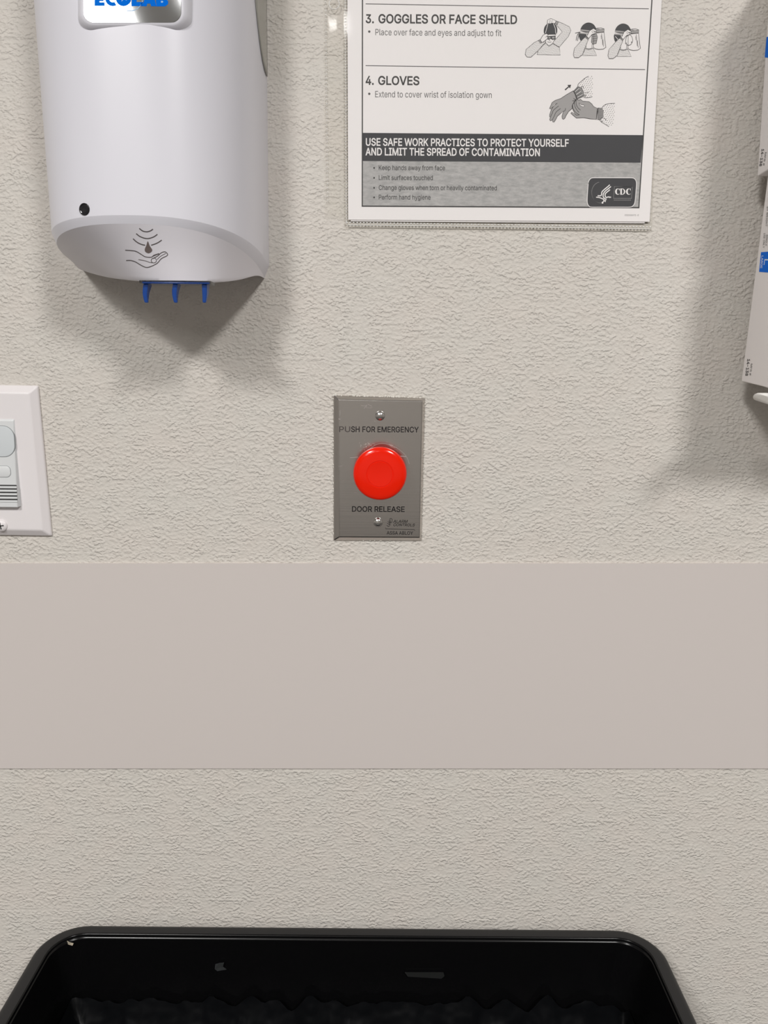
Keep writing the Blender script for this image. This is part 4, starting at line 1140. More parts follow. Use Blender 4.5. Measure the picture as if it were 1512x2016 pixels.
    def dotted(k, pts, lay):
        z = Z(pts)
        k.fill(z, pap, lay)
        k.dots(z, 2.55, 0.62, soft, lay + 1, 0.1)
        k.stroke(z, 0.8, soft, lay + 1, True)
    k = Ink(S)
    dotted(k, [(290, 442), (300, 395), (375, 325), (405, 352), (440, 330), (510, 370), (520, 445)], 2)
    dotted(k, [(482, 108), (540, 130), (610, 165), (625, 200), (600, 260), (510, 365), (455, 335), (445, 320), (540, 215), (480, 145)], 4)
    outline(k, [(370, 240), (475, 240), (466, 290), (440, 335), (405, 352), (375, 325)], pap, 6)
    outline(k, spline([(358, 205), (368, 162), (400, 132), (450, 130), (480, 160), (487, 205), (472, 236), (400, 236), (365, 232)], 3, True), dark, 8)
    k.stroke(Z([(398, 130), (372, 228)]), 1.0, pap, 10)
    k.stroke(Z([(450, 130), (470, 180), (474, 232)]), 1.0, pap, 10)
    outline(k, [(390, 132), (393, 98), (425, 82), (478, 105), (468, 132), (440, 128), (420, 134)], pap, 10, 0.8)
    k.stroke(Z([(420, 95), (412, 130)]), 0.6, ink, 12)
    k.stroke(Z([(440, 98), (432, 128)]), 0.6, ink, 12)
    outline(k, [(468, 130), (478, 105), (500, 118), (488, 145)], gg, 10, 0.8)
    outline(k, [(385, 262), (470, 255), (472, 285), (442, 293), (425, 281), (405, 291), (386, 285)], dark, 8)
    k.fill(Z([(400, 268), (424, 266), (422, 278), (404, 284)]), gg, 10)
    k.fill(Z([(434, 266), (462, 263), (464, 280), (442, 285)]), gg, 10)
    k.stroke(spline(Z([(392, 312), (410, 320), (432, 314)]), 4), 0.8, ink, 9)
    k.stroke(spline(Z([(415, 290), (410, 302), (420, 305)]), 4), 0.6, ink, 9)
    k.stroke(Z([(385, 335), (408, 356), (442, 332)]), 1.6, cg, 9)
    dotted(k, [(305, 300), (330, 322), (372, 318), (300, 400), (230, 465), (190, 464), (172, 440), (180, 390), (260, 322)], 10)
    outline(k, [(320, 295), (348, 248), (380, 232), (402, 245), (385, 258), (398, 276), (370, 302), (335, 324)], pap, 13)
    outline(k, [(302, 300), (320, 292), (338, 322), (322, 330)], gg, 13, 0.8)
    k.stroke(Z([(370, 268), (392, 260)]), 0.7, ink, 15)
    b = k.build('goggles_illustration', t)
    b['label'] = 'drawing of a person pulling goggles on over a dark cap'

    def shield_figure(dx, dy, surgical):
        q = lambda pts: [(x + dx, y + dy) for x, y in pts]
        k = Ink(S)
        dotted(k, q([(765, 382), (800, 388), (845, 375), (882, 450), (740, 450)]), 2)
        k.stroke(spline(Z(q([(765, 380), (800, 390), (845, 376)])), 4), 1.8, cg, 4)
        outline(k, q([(775, 262), (832, 250), (838, 310), (832, 376), (805, 384), (775, 376)]), pap, 4, 0.7)
        outline(k, spline(q([(722, 200), (738, 158), (770, 132), (805, 125), (845, 140), (870, 175), (874, 195), (800, 218), (760, 216)]), 3, True), dark, 6)
        outline(k, spline(q([(714, 232), (765, 232), (778, 262), (768, 288), (735, 308), (716, 285)]), 3, True), dark, 6)
        k.fill(Z(q([(722, 190), (812, 200), (808, 214), (718, 208)])), gg, 8)
        k.fill(Z(q([(716, 222), (800, 232), (800, 240), (716, 234)])), gg, 8)
        if surgical:
            for l in ([(668, 228), (690, 222), (718, 216)], [(715, 224), (692, 240), (676, 300)], [(712, 230), (700, 262), (690, 305)], [(700, 240), (718, 292)]):
                k.stroke(spline(Z(q(l)), 3), 1.1, dark, 8)
            outline(k, q([(835, 242), (880, 236), (888, 268), (876, 330), (842, 336), (828, 318)]), gg, 8)
            for y in (262, 285, 308):
                k.stroke(Z(q([(838, y), (882, y - 6)])), 0.7, ink, 10)
        else:
            k.stroke(spline(Z(q([(722, 250), (770, 300), (822, 318)])), 4), 1.0, pap, 10)
            outline(k, spline(q([(832, 262), (860, 236), (884, 250), (894, 290), (880, 326), (852, 338), (826, 318)]), 4, True), pap, 8)
            k.disc(Z(q([(884, 308)]))[0], 1.1, ink, 10)
            k.disc(Z(q([(832, 318)]))[0], 1.0, ink, 10)
        sh = Z(q([(852, 228), (954, 215), (962, 300), (972, 368), (945, 386), (900, 389), (866, 382), (848, 368)]))
        k.stroke(sh, 0.8, ink, 12, True)
        for l in ([(930, 230), (938, 300), (940, 345)], [(942, 290), (950, 360)], [(925, 250), (928, 285)]):
            k.stroke(Z(q(l)), 0.6, ink, 12)
        outline(k, q([(872, 186), (885, 178), (925, 176), (955, 185), (954, 216), (880, 222)]), gg, 12)
        k.stroke(spline(Z(q([(880, 198), (915, 192), (950, 186)])), 3), 0.7, ink, 14)
        k.fill(Z(q([(890, 184), (925, 180), (945, 185), (915, 190)])), pap, 14)
        dotted(k, q([(765, 268), (798, 290), (770, 360), (740, 440), (700, 470), (660, 470), (650, 440), (660, 380), (720, 312)]), 14)
        outline(k, q([(788, 250), (810, 205), (848, 182), (880, 200), (872, 212), (858, 206), (864, 232), (835, 240), (800, 282), (778, 268)]), pap, 17)
        outline(k, q([(765, 266), (776, 256), (802, 280), (794, 292)]), gg, 17, 0.8)
        for l in ([(838, 200), (858, 214)], [(830, 212), (852, 226)]):
            k.stroke(Z(q(l)), 0.6, ink, 19)
        b = k.build('face_shield_illustration', t)
        b['label'] = ('drawing of a person with tied mask putting on a face shield' if surgical
                      else 'drawing of a person with cup mask putting on a face shield')
    shield_figure(0, 0, True)
    shield_figure(343, 10, False)

    # -------------------------------------------------- clear sleeve
    base = P(980, 452, 0.001)
    sl = thing('sheet_protector', 'clear plastic sleeve with dotted welded seams around the poster', 'sleeve', base)
    z_up = tl.z - bl.z

    def film(name, px, h, material, parent):
        return obj(name, [P(x, y, h) for x, y in px], [(0, 1, 2, 3)], material, parent)
    film('front_film', [(679, 448), (1283, 453), (1318, -320), (678, -320)], 0.0026, M['film'], sl)
    film('back_film', [(677, 452), (1283, 457), (1318, -320), (676, -320)], 0.0005, M['film'], sl)
    # punched strip: gently waved so it catches the ceiling lights
    rings = []
    for i in range(9):
        s = i / 8
        row = []
        for j in range(70):
            py = 430 - j * 11
            px = 639 + (680 - 639) * s - (430 - py) * 0.004
            h = 0.0016 + 0.00012 * math.sin(py * 0.03) * math.sin(PI * s)
            row.append(P(px, py, h))
        rings.append(row)
    v, f = loft(rings, False)
    st = obj('punched_strip', v, f, M['film'], sl, True)

    def weld(name, p0, p1, step, r, h, parent):
        n = int(math.hypot(p1[0] - p0[0], p1[1] - p0[1]) / step)
        parts = []
        for q in range(n + 1):
            s = q / n
            x, y = p0[0] + (p1[0] - p0[0]) * s, p0[1] + (p1[1] - p0[1]) * s
            c = P(x + random.uniform(-.4, .4), y, h)
            parts.append(lathe(c, (0, -1, 0), (1, 0, 0), [(r * 1.0, 0), (r * 0.8, r * 0.5), (r * 0.3, r * 0.75)], 8))
        v, f = merge(*parts)
        return obj(name, v, f, M['weld'], parent, True)
    weld('weld_seam', (640, -120), (645, 395), 8.2, 0.0005, 0.0015, st)
    weld('weld_seam', (679, -120), (682, 436), 6.0, 0.00055, 0.0025, st)
    weld('weld_seam', (683, 438.5), (1280, 447), 6.6, 0.0007, 0.0025, sl)
    # sealed lower lip
    v, f = tube([P(684, 443, 0.0025), P(980, 446.5, 0.0025), P(1279, 451, 0.0025)], 0.0003, 8)
    obj('lower_hem', v, f, M['weld'], sl, True)
    # reinforced hole near the top of the frame
    rim = [P(658 + 10 * math.cos(a * PI / 16), 8 + 10.5 * math.sin(a * PI / 16), 0.0034) for a in range(33)]
    v, f = tube(rim, 0.0003, 6, False)
    put(obj('hole_rim', v, f, M['weld'], sl, True), st)


poster()


# ------------------------------------------------------------------ emergency button
def quad_plate(name, outer, inner, h_edge, h_face, material, parent):
    o0 = [P(x, y, 0.0) for x, y in outer]
    o1 = [P(x, y, h_edge) for x, y in outer]
    i1 = [P(x, y, h_face) for x, y in inner]
    o = obj(name, *loft([o0, o1, i1], True, True, True), material, parent)
    return bevel(o, 0.0008, 3, 12)


def screw(name, c, r, material, parent, slot_angle, cross=False):
    v, f = lathe(c, (0, -1, 0), (1, 0, 0), [(r, -0.0005), (r, 0.0004), (r * 0.9, 0.0011), (r * 0.6, 0.0018), (r * 0.25, 0.0021), (0, 0.0022)], 32)
    s = obj(name, v, f, material, parent, True)
    for q in ((0, PI / 2) if cross else (0,)):
        a = slot_angle + q
        u = Vector((math.cos(a), 0, math.sin(a)))
        w_ = Vector((-math.sin(a), 0, math.cos(a)))
        ln, wd = (r * 0.55, r * 0.1) if cross else (r * 0.9, r * 0.11)
        pts = []
        for d in (0.0, 0.0021):
            for i, j in ((-1, -1), (1, -1), (1, 1), (-1, 1)):
                pts.append(c + u * ln * i * (1 if d == 0 or cross else 0.75) + w_ * wd * j + Vector((0, -d - (0.0001 if d else 0), 0)))
        fs = [(0, 1, 2, 3), (4, 5, 6, 7), (0, 1, 5, 4), (1, 2, 6, 5), (2, 3, 7, 6), (3, 0, 4, 7)]
        put(obj('screw_slot', pts, fs, M['louvre_dark'] if cross else M['steel'], parent), s)
    return s


def emergency_button():
    c0 = P(744, 1064, 0)
    t = thing('emergency_button', 'steel wall plate with big red mushroom push button for door release', 'push button', c0)
    outer = [(656.5, 1064), (829.8, 1064.5), (836.8, 783), (656.3, 778)]
    inner = [(668, 1057), (826.5, 1058), (831.5, 789.5), (666.5, 786.5)]
    HF = 0.0046
    quad_plate('wall_plate', outer, inner, 0.0012, HF, M['steel'], t)
    S = on_wall(HF + 0.00005)
    k = Ink(S)
    k.text('PU', (668, 850.3), (689.3, 850.4), 10.6, M['worn_engrave'], 2, bold=0.01)
    k.text('SH FOR EMERGENCY', (691.5, 850.4), (824, 851.2), 10.6, M['engrave'], 2, bold=0.014)
    k.build('upper_lettering', t)
    k = Ink(S)
    k.text('DOOR RELEASE', (693.2, 1007.2), (796.3, 1007.8), 10.2, M['engrave'], 2, bold=0.015)
    en = M['engrave']
    k.build('lower_lettering', t)
    k = Ink(S)
    k.text('ALARM', (774, 1029), (801.3, 1029.3), 5.4, en, 2, bold=0.012, shear=0.25)
    k.text('CONTROLS', (774, 1035.8), (815.5, 1036.4), 5.4, en, 2, bold=0.012, shear=0.25)
    k.text('ASSA ABLOY', (761.5, 1052.2), (813, 1052.8), 6.3, en, 2, bold=0.012)
    k.stroke([(759, 1038.6), (759.2, 1041), (816, 1042.8), (816.2, 1045)], 0.9, en)
    Z = zoomed(630, 750, 6.109)
    for line in ([(835, 1665), (850, 1655), (868, 1665), (862, 1700), (840, 1690), (830, 1678)], [(815, 1690), (838, 1705), (856, 1712)], [(808, 1712), (835, 1725), (850, 1735)],
                 [(802, 1735), (820, 1750), (838, 1740)], [(845, 1668), (835, 1730)]):
        k.stroke(spline(Z(line), 4), 1.0, en)
    k.build('maker_mark', t)

    k = Ink(S)
    rnd = random.Random(3)
    sc = M['scratch_and_arc']
    for l, wd in (([(490, 290), (540, 300), (580, 285), (625, 305)], 0.7), ([(530, 330), (560, 300), (580, 275)], 0.8), ([(545, 315), (590, 325), (630, 320)], 0.5),
                  ([(360, 922), (460, 915)], 1.0), ([(965, 905), (1035, 910)], 1.6), ([(245, 350), (240, 420)], 0.6), ([(222, 455), (245, 462)], 1.2), ([(225, 1028), (270, 1022)], 0.5),
                  ([(418, 1345), (448, 1345)], 1.2), ([(480, 835), (500, 830)], 0.6), ([(650, 480), (672, 492)], 0.6)):
        k.stroke(spline(Z(l), 6), wd, sc)
    k.build('scratches', t)
    k = Ink(S)
    k.stroke(spline(Z([(590, 820), (680, 765), (760, 752), (860, 775), (960, 830), (1040, 910), (1075, 1000)]), 6), 0.7, sc)
    k.build('pale_arc', t)  # thin pale arc stroked on the plate around the button
    k = Ink(S)
    for _ in range(34):
        x, y = rnd.gauss(560, 45), rnd.gauss(780, 32)
        k.disc(Z([(x, y)])[0], rnd.uniform(0.2, 0.55), M['fleck'], 2, 6)
    k.build('paint_speckle', t)
    # old wall paint left along the plate's edges
    rnd = random.Random(11)
    parts = []

    def blob(x, y, r, h):
        c = P(x, y, h)
        u = Vector((math.cos(rnd.uniform(0, 6)), 0, math.sin(rnd.uniform(0, 6)))).normalized()
        v, f = lathe(c, (0, -1, 0), u, [(r, -0.0006), (r * 0.9, r * 0.25), (r * 0.4, r * 0.45)], 7)
        v = [Vector(p) + Vector((rnd.uniform(-.3, .3) * r, 0, rnd.uniform(-.3, .3) * r)) for p in v]
        parts.append((v, f))
    for _ in range(60):
        s = rnd.random()
        blob(656 + 180 * s, 778 + 5 * s + rnd.uniform(-1.5, 1.5) + (3 if rnd.random() < .2 else 0), rnd.uniform(0.0003, 0.001), 0.0014)
    for _ in range(46):
        s = rnd.random()
        blob(656.5 + rnd.uniform(-1, 1.2), 785 + 275 * s, rnd.uniform(0.0003, 0.0008), 0.001)
    for _ in range(26):
        s = rnd.random()
        blob(836.8 - 7 * s + rnd.uniform(-0.6, 1.5), 785 + 270 * s, rnd.uniform(0.0003, 0.0006), 0.001)
    for _ in range(14):
        blob(680 + 90 * rnd.random(), 1064 + rnd.uniform(-1, 1), rnd.uniform(0.0003, 0.0006), 0.001)
    o = obj('paint_flecks', *merge(*parts), M['fleck'], t)
    screw('screw', P(748.3, 818.5, HF), 0.0037, M['steel_screw'], t, 0.02)
    screw('screw', P(744.3, 1028, HF), 0.0037, M['steel_screw'], t, -0.02)
    # mushroom button
    HB = 0.024
    fc = P(748, 933.5, HB)
    R = (P(801, 933.5, HB) - fc).length
    prof = [(0.0125, HF - HB - 0.001), (0.0125, -0.0075), (R * 0.82, -0.0072), (R * 0.97, -0.0062), (R * 0.995, -0.0052), (R, -0.0040), (R * 0.997, -0.0026), (R * 0.985, -0.0015), (R * 0.96, -0.0006), (R * 0.92, 0.0),
            (R * 0.8, 0.0005), (R * 0.6, 0.0010), (R * 0.505, 0.0011), (R * 0.495, 0.0007), (R * 0.475, 0.0007), (R * 0.465, 0.0011), (R * 0.3, 0.0009), (0.0, 0.0007)]
    v, f = lathe(fc, (0, -1, 0), (1, 0, 0), prof, 96)
    b = obj('mushroom_button', v, f, M['red'], t)
    sharp(b, 40)
    b['label'] = 'round red mushroom button'
    v, f = lathe(Vector((fc.x, 0, fc.z)), (0, -1, 0), (1, 0, 0), [(0.0150, HF - 0.0005), (0.0150, HF + 0.0018), (0.0142, HF + 0.0024), (0.0125, HF + 0.0024)], 48)
    c = obj('collar', v, f, M['steel_screw'], t)
    sharp(c, 40)


emergency_button()


# ------------------------------------------------------------------ occupancy sensor switch
def sensor_switch():
    tr, br = P(76.8, 759, 0), P(104, 1054.5, 0)
    W = 0.081
    tl, bl = tr - Vector((W, 0, -0.0006)), br - Vector((W, 0, -0.0006))
    t = thing('light_switch', 'white wall plate with pale grey motion sensor light switch at left edge', 'light switch', (bl + br) / 2)
    cen = (tr + br + tl + bl) / 4

    def ring(c, q, h):
        out = []
        for p in c:
            out.append(Vector((p.x + math.copysign(q, cen.x - p.x), -h, p.z + math.copysign(q, cen.z - p.z))))
        return out
    c = [bl, br, tr, tl]
    o = obj('wall_plate', *loft([ring(c, 0, 0), ring(c, 0, 0.0020), ring(c, 0.0056, 0.0062)], True, True, True), M['switch_plate'], t)
    bevel(o, 0.0012, 3, 10)
    HF = 0.0062
    # module
    mr_t, mr_b = P(27.2, 825, HF), P(43, 997, HF)
    xm = (P(3, 1034, HF).x)
    wl = abs(mr_t.x - xm)

    def rect(x0, x1, z0, z1, h):
        return [Vector((x0, -h, z0)), Vector((x1, -h, z0)), Vector((x1, -h, z1)), Vector((x0, -h, z1))]
    xr = (mr_t.x + mr_b.x) / 2
    xl = 2 * xm - xr
    zt, zb = mr_t.z, mr_b.z
    def hz(z):
        return HF + 0.0010 + 0.0036 * (zt - z) / (zt - zb)
    q = 0.0010
    rows = [rect(xl, xr, zb, zt, HF - 0.002), rect(xl, xr, zb, zt, HF + 0.0003),
            [Vector((xl + q, -hz(zb), zb)), Vector((xr - q, -hz(zb), zb)), Vector((xr - q, -hz(zt), zt - 0.0016)), Vector((xl + q, -hz(zt), zt - 0.0016))]]
    m = obj('sensor_module', *loft(rows, True, True, True), M['sensor_grey'], t)
    bevel(m, 0.0006, 2)
    m['label'] = 'pale grey sensor module'

    def pad(name, x0, x1, z0, z1, r, lo, hi, inset, material):
        a = rrect(x0, x1, z0, z1, r, 8)
        b = rrect(x0 + inset, x1 - inset, z0 + inset, z1 - inset, max(r - inset, 0.0003), 8)
        rr = [[Vector((x, -hz(z) - lo, z)) for x, z in a], [Vector((x, -hz(z) - hi * 0.6, z)) for x, z in a], [Vector((x, -hz(z) - hi, z)) for x, z in b]]
        o = sharp(obj(name, *loft(rr, True, True, True), material, t, True), 40)
        put(o, m)
        return o
    HM = hz((zt + zb) / 2)
    lr = P(27.3, 870, HM).x
    z1, z0 = P(10, 839, HM).z, P(10, 899, HM).z
    pad('lens_gap', 2 * xm - lr - 0.0004, lr + 0.0004, z0 - 0.0004, z1 + 0.0004, 0.0088, -0.001, 0.0001, 0.0001, M['louvre_soft'])
    pad('sensor_lens', 2 * xm - lr, lr, z0, z1, 0.0085, -0.001, 0.0005, 0.0012, M['sensor_lens'])
    bxr = P(21, 928, HM).x
    z1, z0 = P(10, 917.5, HM).z, P(10, 939, HM).z
    pad('button_gap', 2 * xm - bxr - 0.0003, bxr + 0.0003, z0 - 0.0003, z1 + 0.0003, 0.0036, -0.001, 0.0001, 0.0001, M['louvre_soft'])
    pad('override_button', 2 * xm - bxr, bxr, z0, z1, 0.0033, -0.001, 0.0005, 0.0005, M['sensor_grey'])
    # louvres: flush pad, gap shade put in as dark colour, with slats
    sx = P(34.5, 970, HM).x
    z1, z0 = P(10, 954, HM).z, P(10, 988, HM).z
    pad('louvre_shade_pad', 2 * xm - sx, sx, z0, z1, 0.0006, -0.001, 0.0001, 0.0002, M['louvre_dark'])
    n = 5
    hgt = (z1 - z0) / n
    sl = []
    for i in range(n):
        zc = z0 + hgt * (i + 0.35)
        h = hz(zc)
        sl.append(([Vector((x, -y, zc + z)) for x in (2 * xm - sx - 0.0002, sx + 0.0002) for y, z in ((h, -0.0008), (h + 0.0006, -0.0008), (h + 0.0005, 0.0004), (h, 0.0007))],
                   [(0, 1, 5, 4), (1, 2, 6, 5), (2, 3, 7, 6), (3, 0, 4, 7), (0, 1, 2, 3), (4, 5, 6, 7)]))
    put(obj('louvre', *merge(*sl), M['sensor_grey'], t), m)
    sc = screw('screw', P(3, 1034.5, HF), 0.0048, M['switch_plate'], t, 0.15, True)
    # screw at the top too, out of frame on the other side of the module
    v0 = P(3, 1034.5, HF)
    screw('screw', Vector((v0.x, -HF, zt + (zb - v0.z))), 0.0048, M['switch_plate'], t, 0.6, True)


sensor_switch()


# ------------------------------------------------------------------ glove cartons in a wire holder
def glove_cartons():
    W, D = 0.24, 0.082

    def carton(bot, top, h_bot, length, label, flap):
        b0 = P(bot[0], bot[1], h_bot)
        lo, hi = -0.02, 0.12
        for _ in range(50):                     # the depth at which the top of the edge stands above its foot
            mid = (lo + hi) / 2
            if P(top[0], top[1], mid).x > b0.x:
                lo = mid
            else:
                hi = mid
        t0 = P(top[0], top[1], lo)
        upv = (t0 - b0).normalized()
        upv.x = 0
        upv.normalize()
        fw = Vector((0, -upv.z, upv.y))
        if fw.y > 0:
            fw = -fw
        xx = Vector((1, 0, 0))
        t = thing('glove_box', label, 'glove box', b0, 'cartons in the wire holder')
        c = lambda i, j, k: b0 + xx * W * i + fw * D * j + upv * length * k
        v = [c(i, j, k) for i in (0, 1) for j in (0, 1) for k in (0, 1)]
        f = [(0, 1, 3, 2), (4, 6, 7, 5), (0, 4, 5, 1), (2, 3, 7, 6), (0, 2, 6, 4), (1, 5, 7, 3)]
        o = obj('carton', v, f, M['carton'], t)
        bevel(o, 0.0006)
        # glued bottom flap, a little proud
        v = [b0 + xx * (0.006 + 0.22 * i) + fw * (0.012 + 0.06 * j) - upv * (0.0008 + 0.0025 * j * flap) for i in (0, 1) for j in (0, 1)]
        v += [p + upv * 0.0006 for p in v]
        obj('bottom_flap', v, [(0, 1, 3, 2), (4, 6, 7, 5), (0, 4, 5, 1), (2, 3, 7, 6), (0, 2, 6, 4), (1, 5, 7, 3)], M['carton'], t)
        # oval opening on the front face (faces the room)
        fc = c(0.5, 1, 0.5)
        ring = []
        for q, off in ((1.0, 0.0002), (0.9, 0.0002), (0.9, -0.0)):
            ring.append([fc + xx * 0.06 * q * math.cos(a * PI / 16) + upv * 0.03 * q * math.sin(a * PI / 16) + fw * off for a in range(32)])
        obj('opening_rim', *loft(ring[:2], True), M['carton_blue'], t)
        S = on_plane(b0 - xx * 0.0001, Vector((-1, 0, 0)))
        return t, S, b0, upv, fw
    t, S, *_ = carton((1491, 347), (1511.5, 31), 0.022, 0.135, 'white glove carton at top right edge, upper one of the stack', 0)
    k = Ink(S)
    k.fill([(1509, 73), (1530, 68), (1527, 115), (1505.5, 113)], M['carton_blue'], 2)
    k.build('blue_panel', t)
    k = Ink(S)
    k.text('14-138', (1499.5, 293.5), (1494.8, 327), 4.6, M['carton_ink'], 2, bold=0.02, up=(1, -0.02))
    k.text('MFR #', (1505.8, 300), (1501.6, 326), 3.2, M['carton_ink'], 2, up=(1, -0.02))
    k.build('printed_code', t)
    t2, S, b0, upv, fw = carton((1459.5, 750.5), (1506.5, 384.5), 0.022, 0.142, 'white glove carton with blue size L panel, lower one of the stack', 1)
    k = Ink(S)
    k.fill([(1498.2, 496.5), (1530, 494), (1530, 538), (1494.3, 535.2)], M['carton_blue'], 2)
    wi = M['carton_white_ink']
    k.text('LARGE', (1499.4, 503.5), (1496.8, 528), 3.6, wi, 3, up=(1, 0.05), bold=0.01)
    k.text('L', (1505.2, 510), (1503.6, 521.5), 11, wi, 3, up=(1, 0.05))
    k.build('size_panel', t2)
    k = Ink(S)
    k.text('SINGLE', (1508.4, 462), (1506.6, 484), 3.3, M['carton_ink'], 2, up=(1, 0.04))
    k.text('USE ONLY', (1503.6, 459), (1501.4, 488), 3.3, M['carton_ink'], 2, up=(1, 0.04))
    k.text('BY WEIGHT', (1509.6, 407), (1506.9, 446), 3.4, M['carton_ink'], 2, up=(1, 0.04))
    k.build('usage_note', t2)
    k = Ink(S)
    k.text('14-138', (1471.4, 707), (1467.2, 739.5), 5.0, M['carton_ink'], 2, bold=0.02, up=(1, 0.02))
    k.text('MFR #', (1478, 716), (1475, 739), 3.4, M['carton_ink'], 2, up=(1, 0.02))
    k.build('printed_code', t2)

    # wire holder
    x0 = b0.x + 0.006
    end = P(1485.5, 780, 0.080)
    hold = thing('carton_holder', 'white coated wire holder under the lower glove carton', 'wire holder', (end.x + 0.11, 0, end.z))
    r = 0.0023
    sl = Vector((0, -1, -0.10)).normalized()
    right = Vector((0.222, 0, 0))
    f1, f2 = end + sl * 0.034, end + sl * 0.040 + Vector((0, -0.001, 0.010))
    # base loop: along the back, round the bend, forward and up at the front
    v, f = tube([end + right, end + right * 0.3, end + Vector((0.006, 0, 0)), end + Vector((0.002, -0.0007, 0)), end + Vector((0, -0.003, -0.0003)), f1, f2, f2 + Vector((0, 0, 0.014))], r, 14)
    obj('base_wire', v, f, M['white_wire'], hold, True)
    v, f = tube([end + right, f1 + right, f2 + right, f2 + right + Vector((0, 0, 0.014))], r, 14)
    obj('base_wire', v, f, M['white_wire'], hold, True)
    a = f2 + Vector((0, 0, 0.014))
    v, f = tube([a, a + right], r, 12)
    obj('front_rail', v, f, M['white_wire'], hold, True)
    bz = end.z
    for z in (bz + 0.004, bz + 0.27):
        v, f = tube([(end.x + 0.07, -0.012, z), (end.x + 0.222, -0.012, z)], r, 12)
        obj('back_rail', v, f, M['white_wire'], hold, True)
    for i in (1, 2, 3):
        x = end.x + 0.074 * i
        v, f = tube([(x, -0.0145, bz + 0.28), (x, -0.0145, bz + 0.008), (x, -0.018, bz + 0.001), (x, end.y, bz - 0.001), (x, f1.y, f1.z)], r, 12)
        obj('back_wire', v, f, M['white_wire'], hold, True)
    for i in (1, 3):
        x = end.x + 0.074 * i
        v, f = tube([(x, 0.0, bz + 0.255), (x, -0.0125, bz + 0.255)], 0.004, 14)
        obj('wall_mount', v, f, M['white_wire'], hold, True)


glove_cartons()


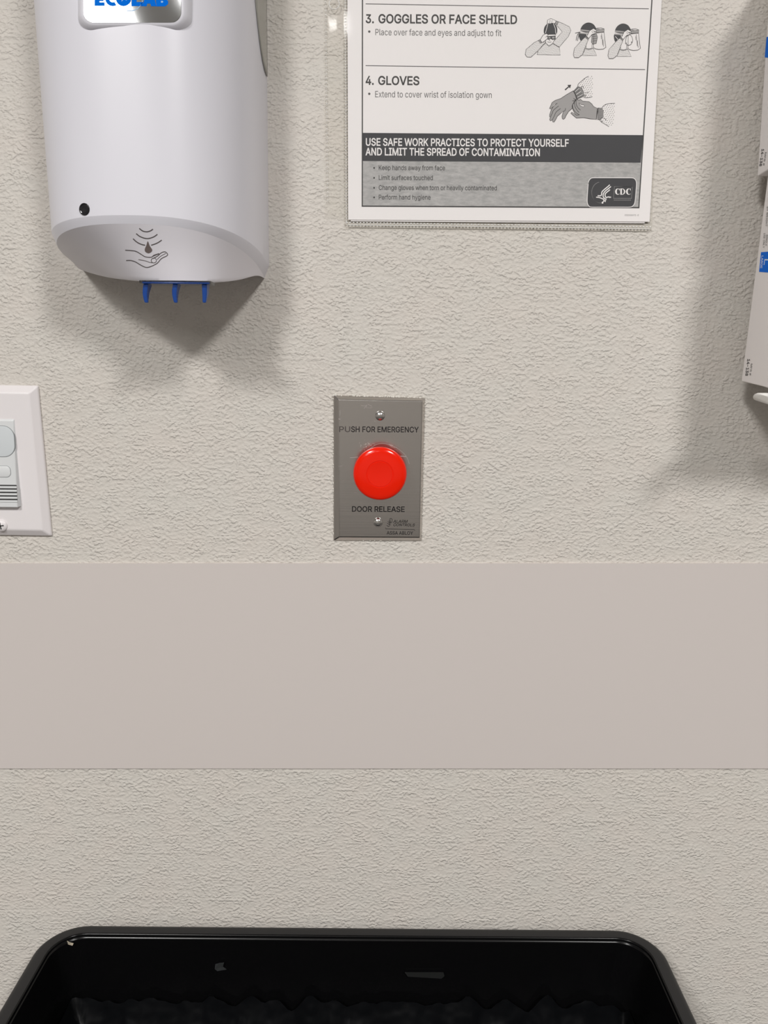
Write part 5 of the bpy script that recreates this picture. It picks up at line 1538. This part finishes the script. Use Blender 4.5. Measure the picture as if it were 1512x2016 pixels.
# ------------------------------------------------------------------ black bin
def bin_():
    zr = P(700, 1821, 0.010).z
    left = on_z(65, 1870, zr)
    right = on_z(1309, 1869, zr)
    xl, xr = left.x, right.x
    y1 = -0.010
    y0 = y1 - 0.285
    R0 = 0.034
    t = thing('waste_bin', 'open black plastic waste bin standing on the floor against the wall', 'bin', ((xl + xr) / 2, (y0 + y1) / 2, 0))

    def ring(d, z, r):
        return [Vector((x, y, z)) for x, y in rrect(xl + d, xr - d, y0 + d, y1 - d, max(r, 0.004), 10)]
    RW = 0.0124
    outer = [ring(0.085, 0.0, 0.02), ring(0.0815, 0.003, 0.022), ring(0.014, zr - 0.035, 0.03), ring(0.006, zr - 0.033, 0.03), ring(0.002, zr - 0.026, R0), ring(0.0, zr - 0.008, R0),
             ring(0.0008, zr - 0.0035, R0), ring(0.0028, zr - 0.001, R0), ring(0.0055, zr, R0 - 0.004), ring(RW - 0.0004, zr - 0.0002, 0.0255)]
    o = obj('outer_shell', *loft(outer, True, True, False), M['bin'], t)
    sharp(o, 45)
    inner = [ring(RW - 0.0004, zr - 0.0002, 0.0255), ring(RW + 0.0002, zr - 0.0004, 0.025), ring(RW + 0.0006, zr - 0.0009, 0.0248), ring(RW + 0.0008, zr - 0.0016, 0.0246),
             ring(RW + 0.0009, zr - 0.0028, 0.0245), ring(RW + 0.0013, zr - 0.0033, 0.0243), ring(RW + 0.0017, zr - 0.0037, 0.0241), ring(RW + 0.0019, zr - 0.0044, 0.024),
             ring(0.083, 0.012, 0.02)]
    i = obj('inner_wall', *loft(inner, True, False, True), M['bin_inner'], t)
    sharp(i, 50)
    # liner bag: a crumpled sheet across the bin, its edge climbing the walls
    rnd = random.Random(5)
    nx, ny = 150, 70
    a0, a1 = xl + RW + 0.014, xr - RW - 0.014
    b0, b1 = y0 + RW + 0.014, y1 - RW - 0.014
    v, f = [], []
    for iy in range(ny + 1):
        for ix in range(nx + 1):
            u, w_ = ix / nx, iy / ny
            x, y = a0 + (a1 - a0) * u, b0 + (b1 - b0) * w_
            e = min(u * (a1 - a0), (1 - u) * (a1 - a0), (1 - w_) * (b1 - b0), w_ * (b1 - b0))
            z = zr - 0.104 + 0.050 * math.exp(-e / 0.016)
            q = Vector((x * 38, y * 26, 0))
            nz = noise.noise(q) * 0.012 + abs(noise.noise(q * 2.3 + Vector((3, 1, 0)))) * 0.009 + noise.noise(q * 5.1) * 0.003
            edge_n = noise.noise(Vector((x * 60, 7, 0))) * 0.012 * math.exp(-e / 0.02)
            v.append((x, y, z + nz * min(1, 0.35 + e / 0.02) + edge_n))
    for iy in range(ny):
        for ix in range(nx):
            a = iy * (nx + 1) + ix
            f.append((a, a + 1, a + nx + 2, a + nx + 1))
    l = obj('bin_liner', v, f, M['liner'], None, True)
    tag(l, 'crumpled glossy black liner bag inside the waste bin', 'bin liner')

    # scraps stuck to the inside of the bin
    Sy = lambda px, py, h: P(px, py, h)

    def scrap(name, pts, h, m, label, cat):
        vv = [Sy(x, y, h + dz) for x, y, dz in pts]
        vv2 = [p + Vector((0, -0.0005, 0)) for p in vv]
        n = len(vv)
        ff = [tuple(range(n)), tuple(range(n, 2 * n))] + [(q, (q + 1) % n, n + (q + 1) % n, n + q) for q in range(n)]
        tag(obj(name, vv + vv2, ff, m), label, cat)
    hh = 0.010 + RW + 0.0035
    scrap('paper_scrap', [(121, 1854, .003), (131, 1851, .002), (137, 1855, .004), (145, 1857, .004), (143, 1861, .006), (133, 1858, .003)], hh, M['scrap'],
          'tiny tan paper scrap in the upper left corner of the bin', 'paper scrap')
    scrap('tape_scrap', [(424, 1898, 0), (431, 1896, .001), (441, 1895, .001), (439, 1903, 0), (446, 1908, 0), (428, 1911, 0), (423, 1907, 0)], hh + 0.0022, M['tape'],
          'small torn grey scrap stuck to the back inner wall of the bin', 'scrap')
    scrap('faded_sticker', [(797, 1914, 0), (873, 1914, 0), (875, 1921, 0), (869, 1926, 0), (803, 1922, 0)], hh + 0.003, mat('faded_label', srgb(30, 31, 31), 0.5),
          'faint dark rectangular sticker on the back inner wall of the bin', 'sticker')


bin_()


# small crumbs of paint on the wall
def wall_fleck(name, cx, cy, parts_px, label):
    parts = []
    rnd = random.Random(cx)
    for dx, dy, r in parts_px:
        c = P(cx + dx, cy + dy, 0)
        vv, ff = lathe(c, (0, -1, 0), (1, 0, 0.3), [(r, -0.0003), (r * 0.85, r * 0.5), (r * 0.35, r * 0.8)], 7)
        parts.append(([Vector(p) + Vector((rnd.uniform(-.35, .35) * r, 0, rnd.uniform(-.35, .35) * r)) for p in vv], ff))
    tag(obj(name, *merge(*parts), M['fleck']), label, 'paint chip')


wall_fleck('paint_chip', 89, 777, [(0, 0, 0.0009), (2, -2, 0.0006), (-2, 3, 0.0005)], 'tiny raised paint chip on the wall beside the light switch')
wall_fleck('paint_chip', 882, 1045, [(0, 0, 0.0012), (5, -3, 0.0009), (10, 1, 0.001), (-6, 3, 0.0008), (16, 2, 0.0007), (-11, 6, 0.0006)],
           'scuffed paint chip on the wall right of the steel plate')
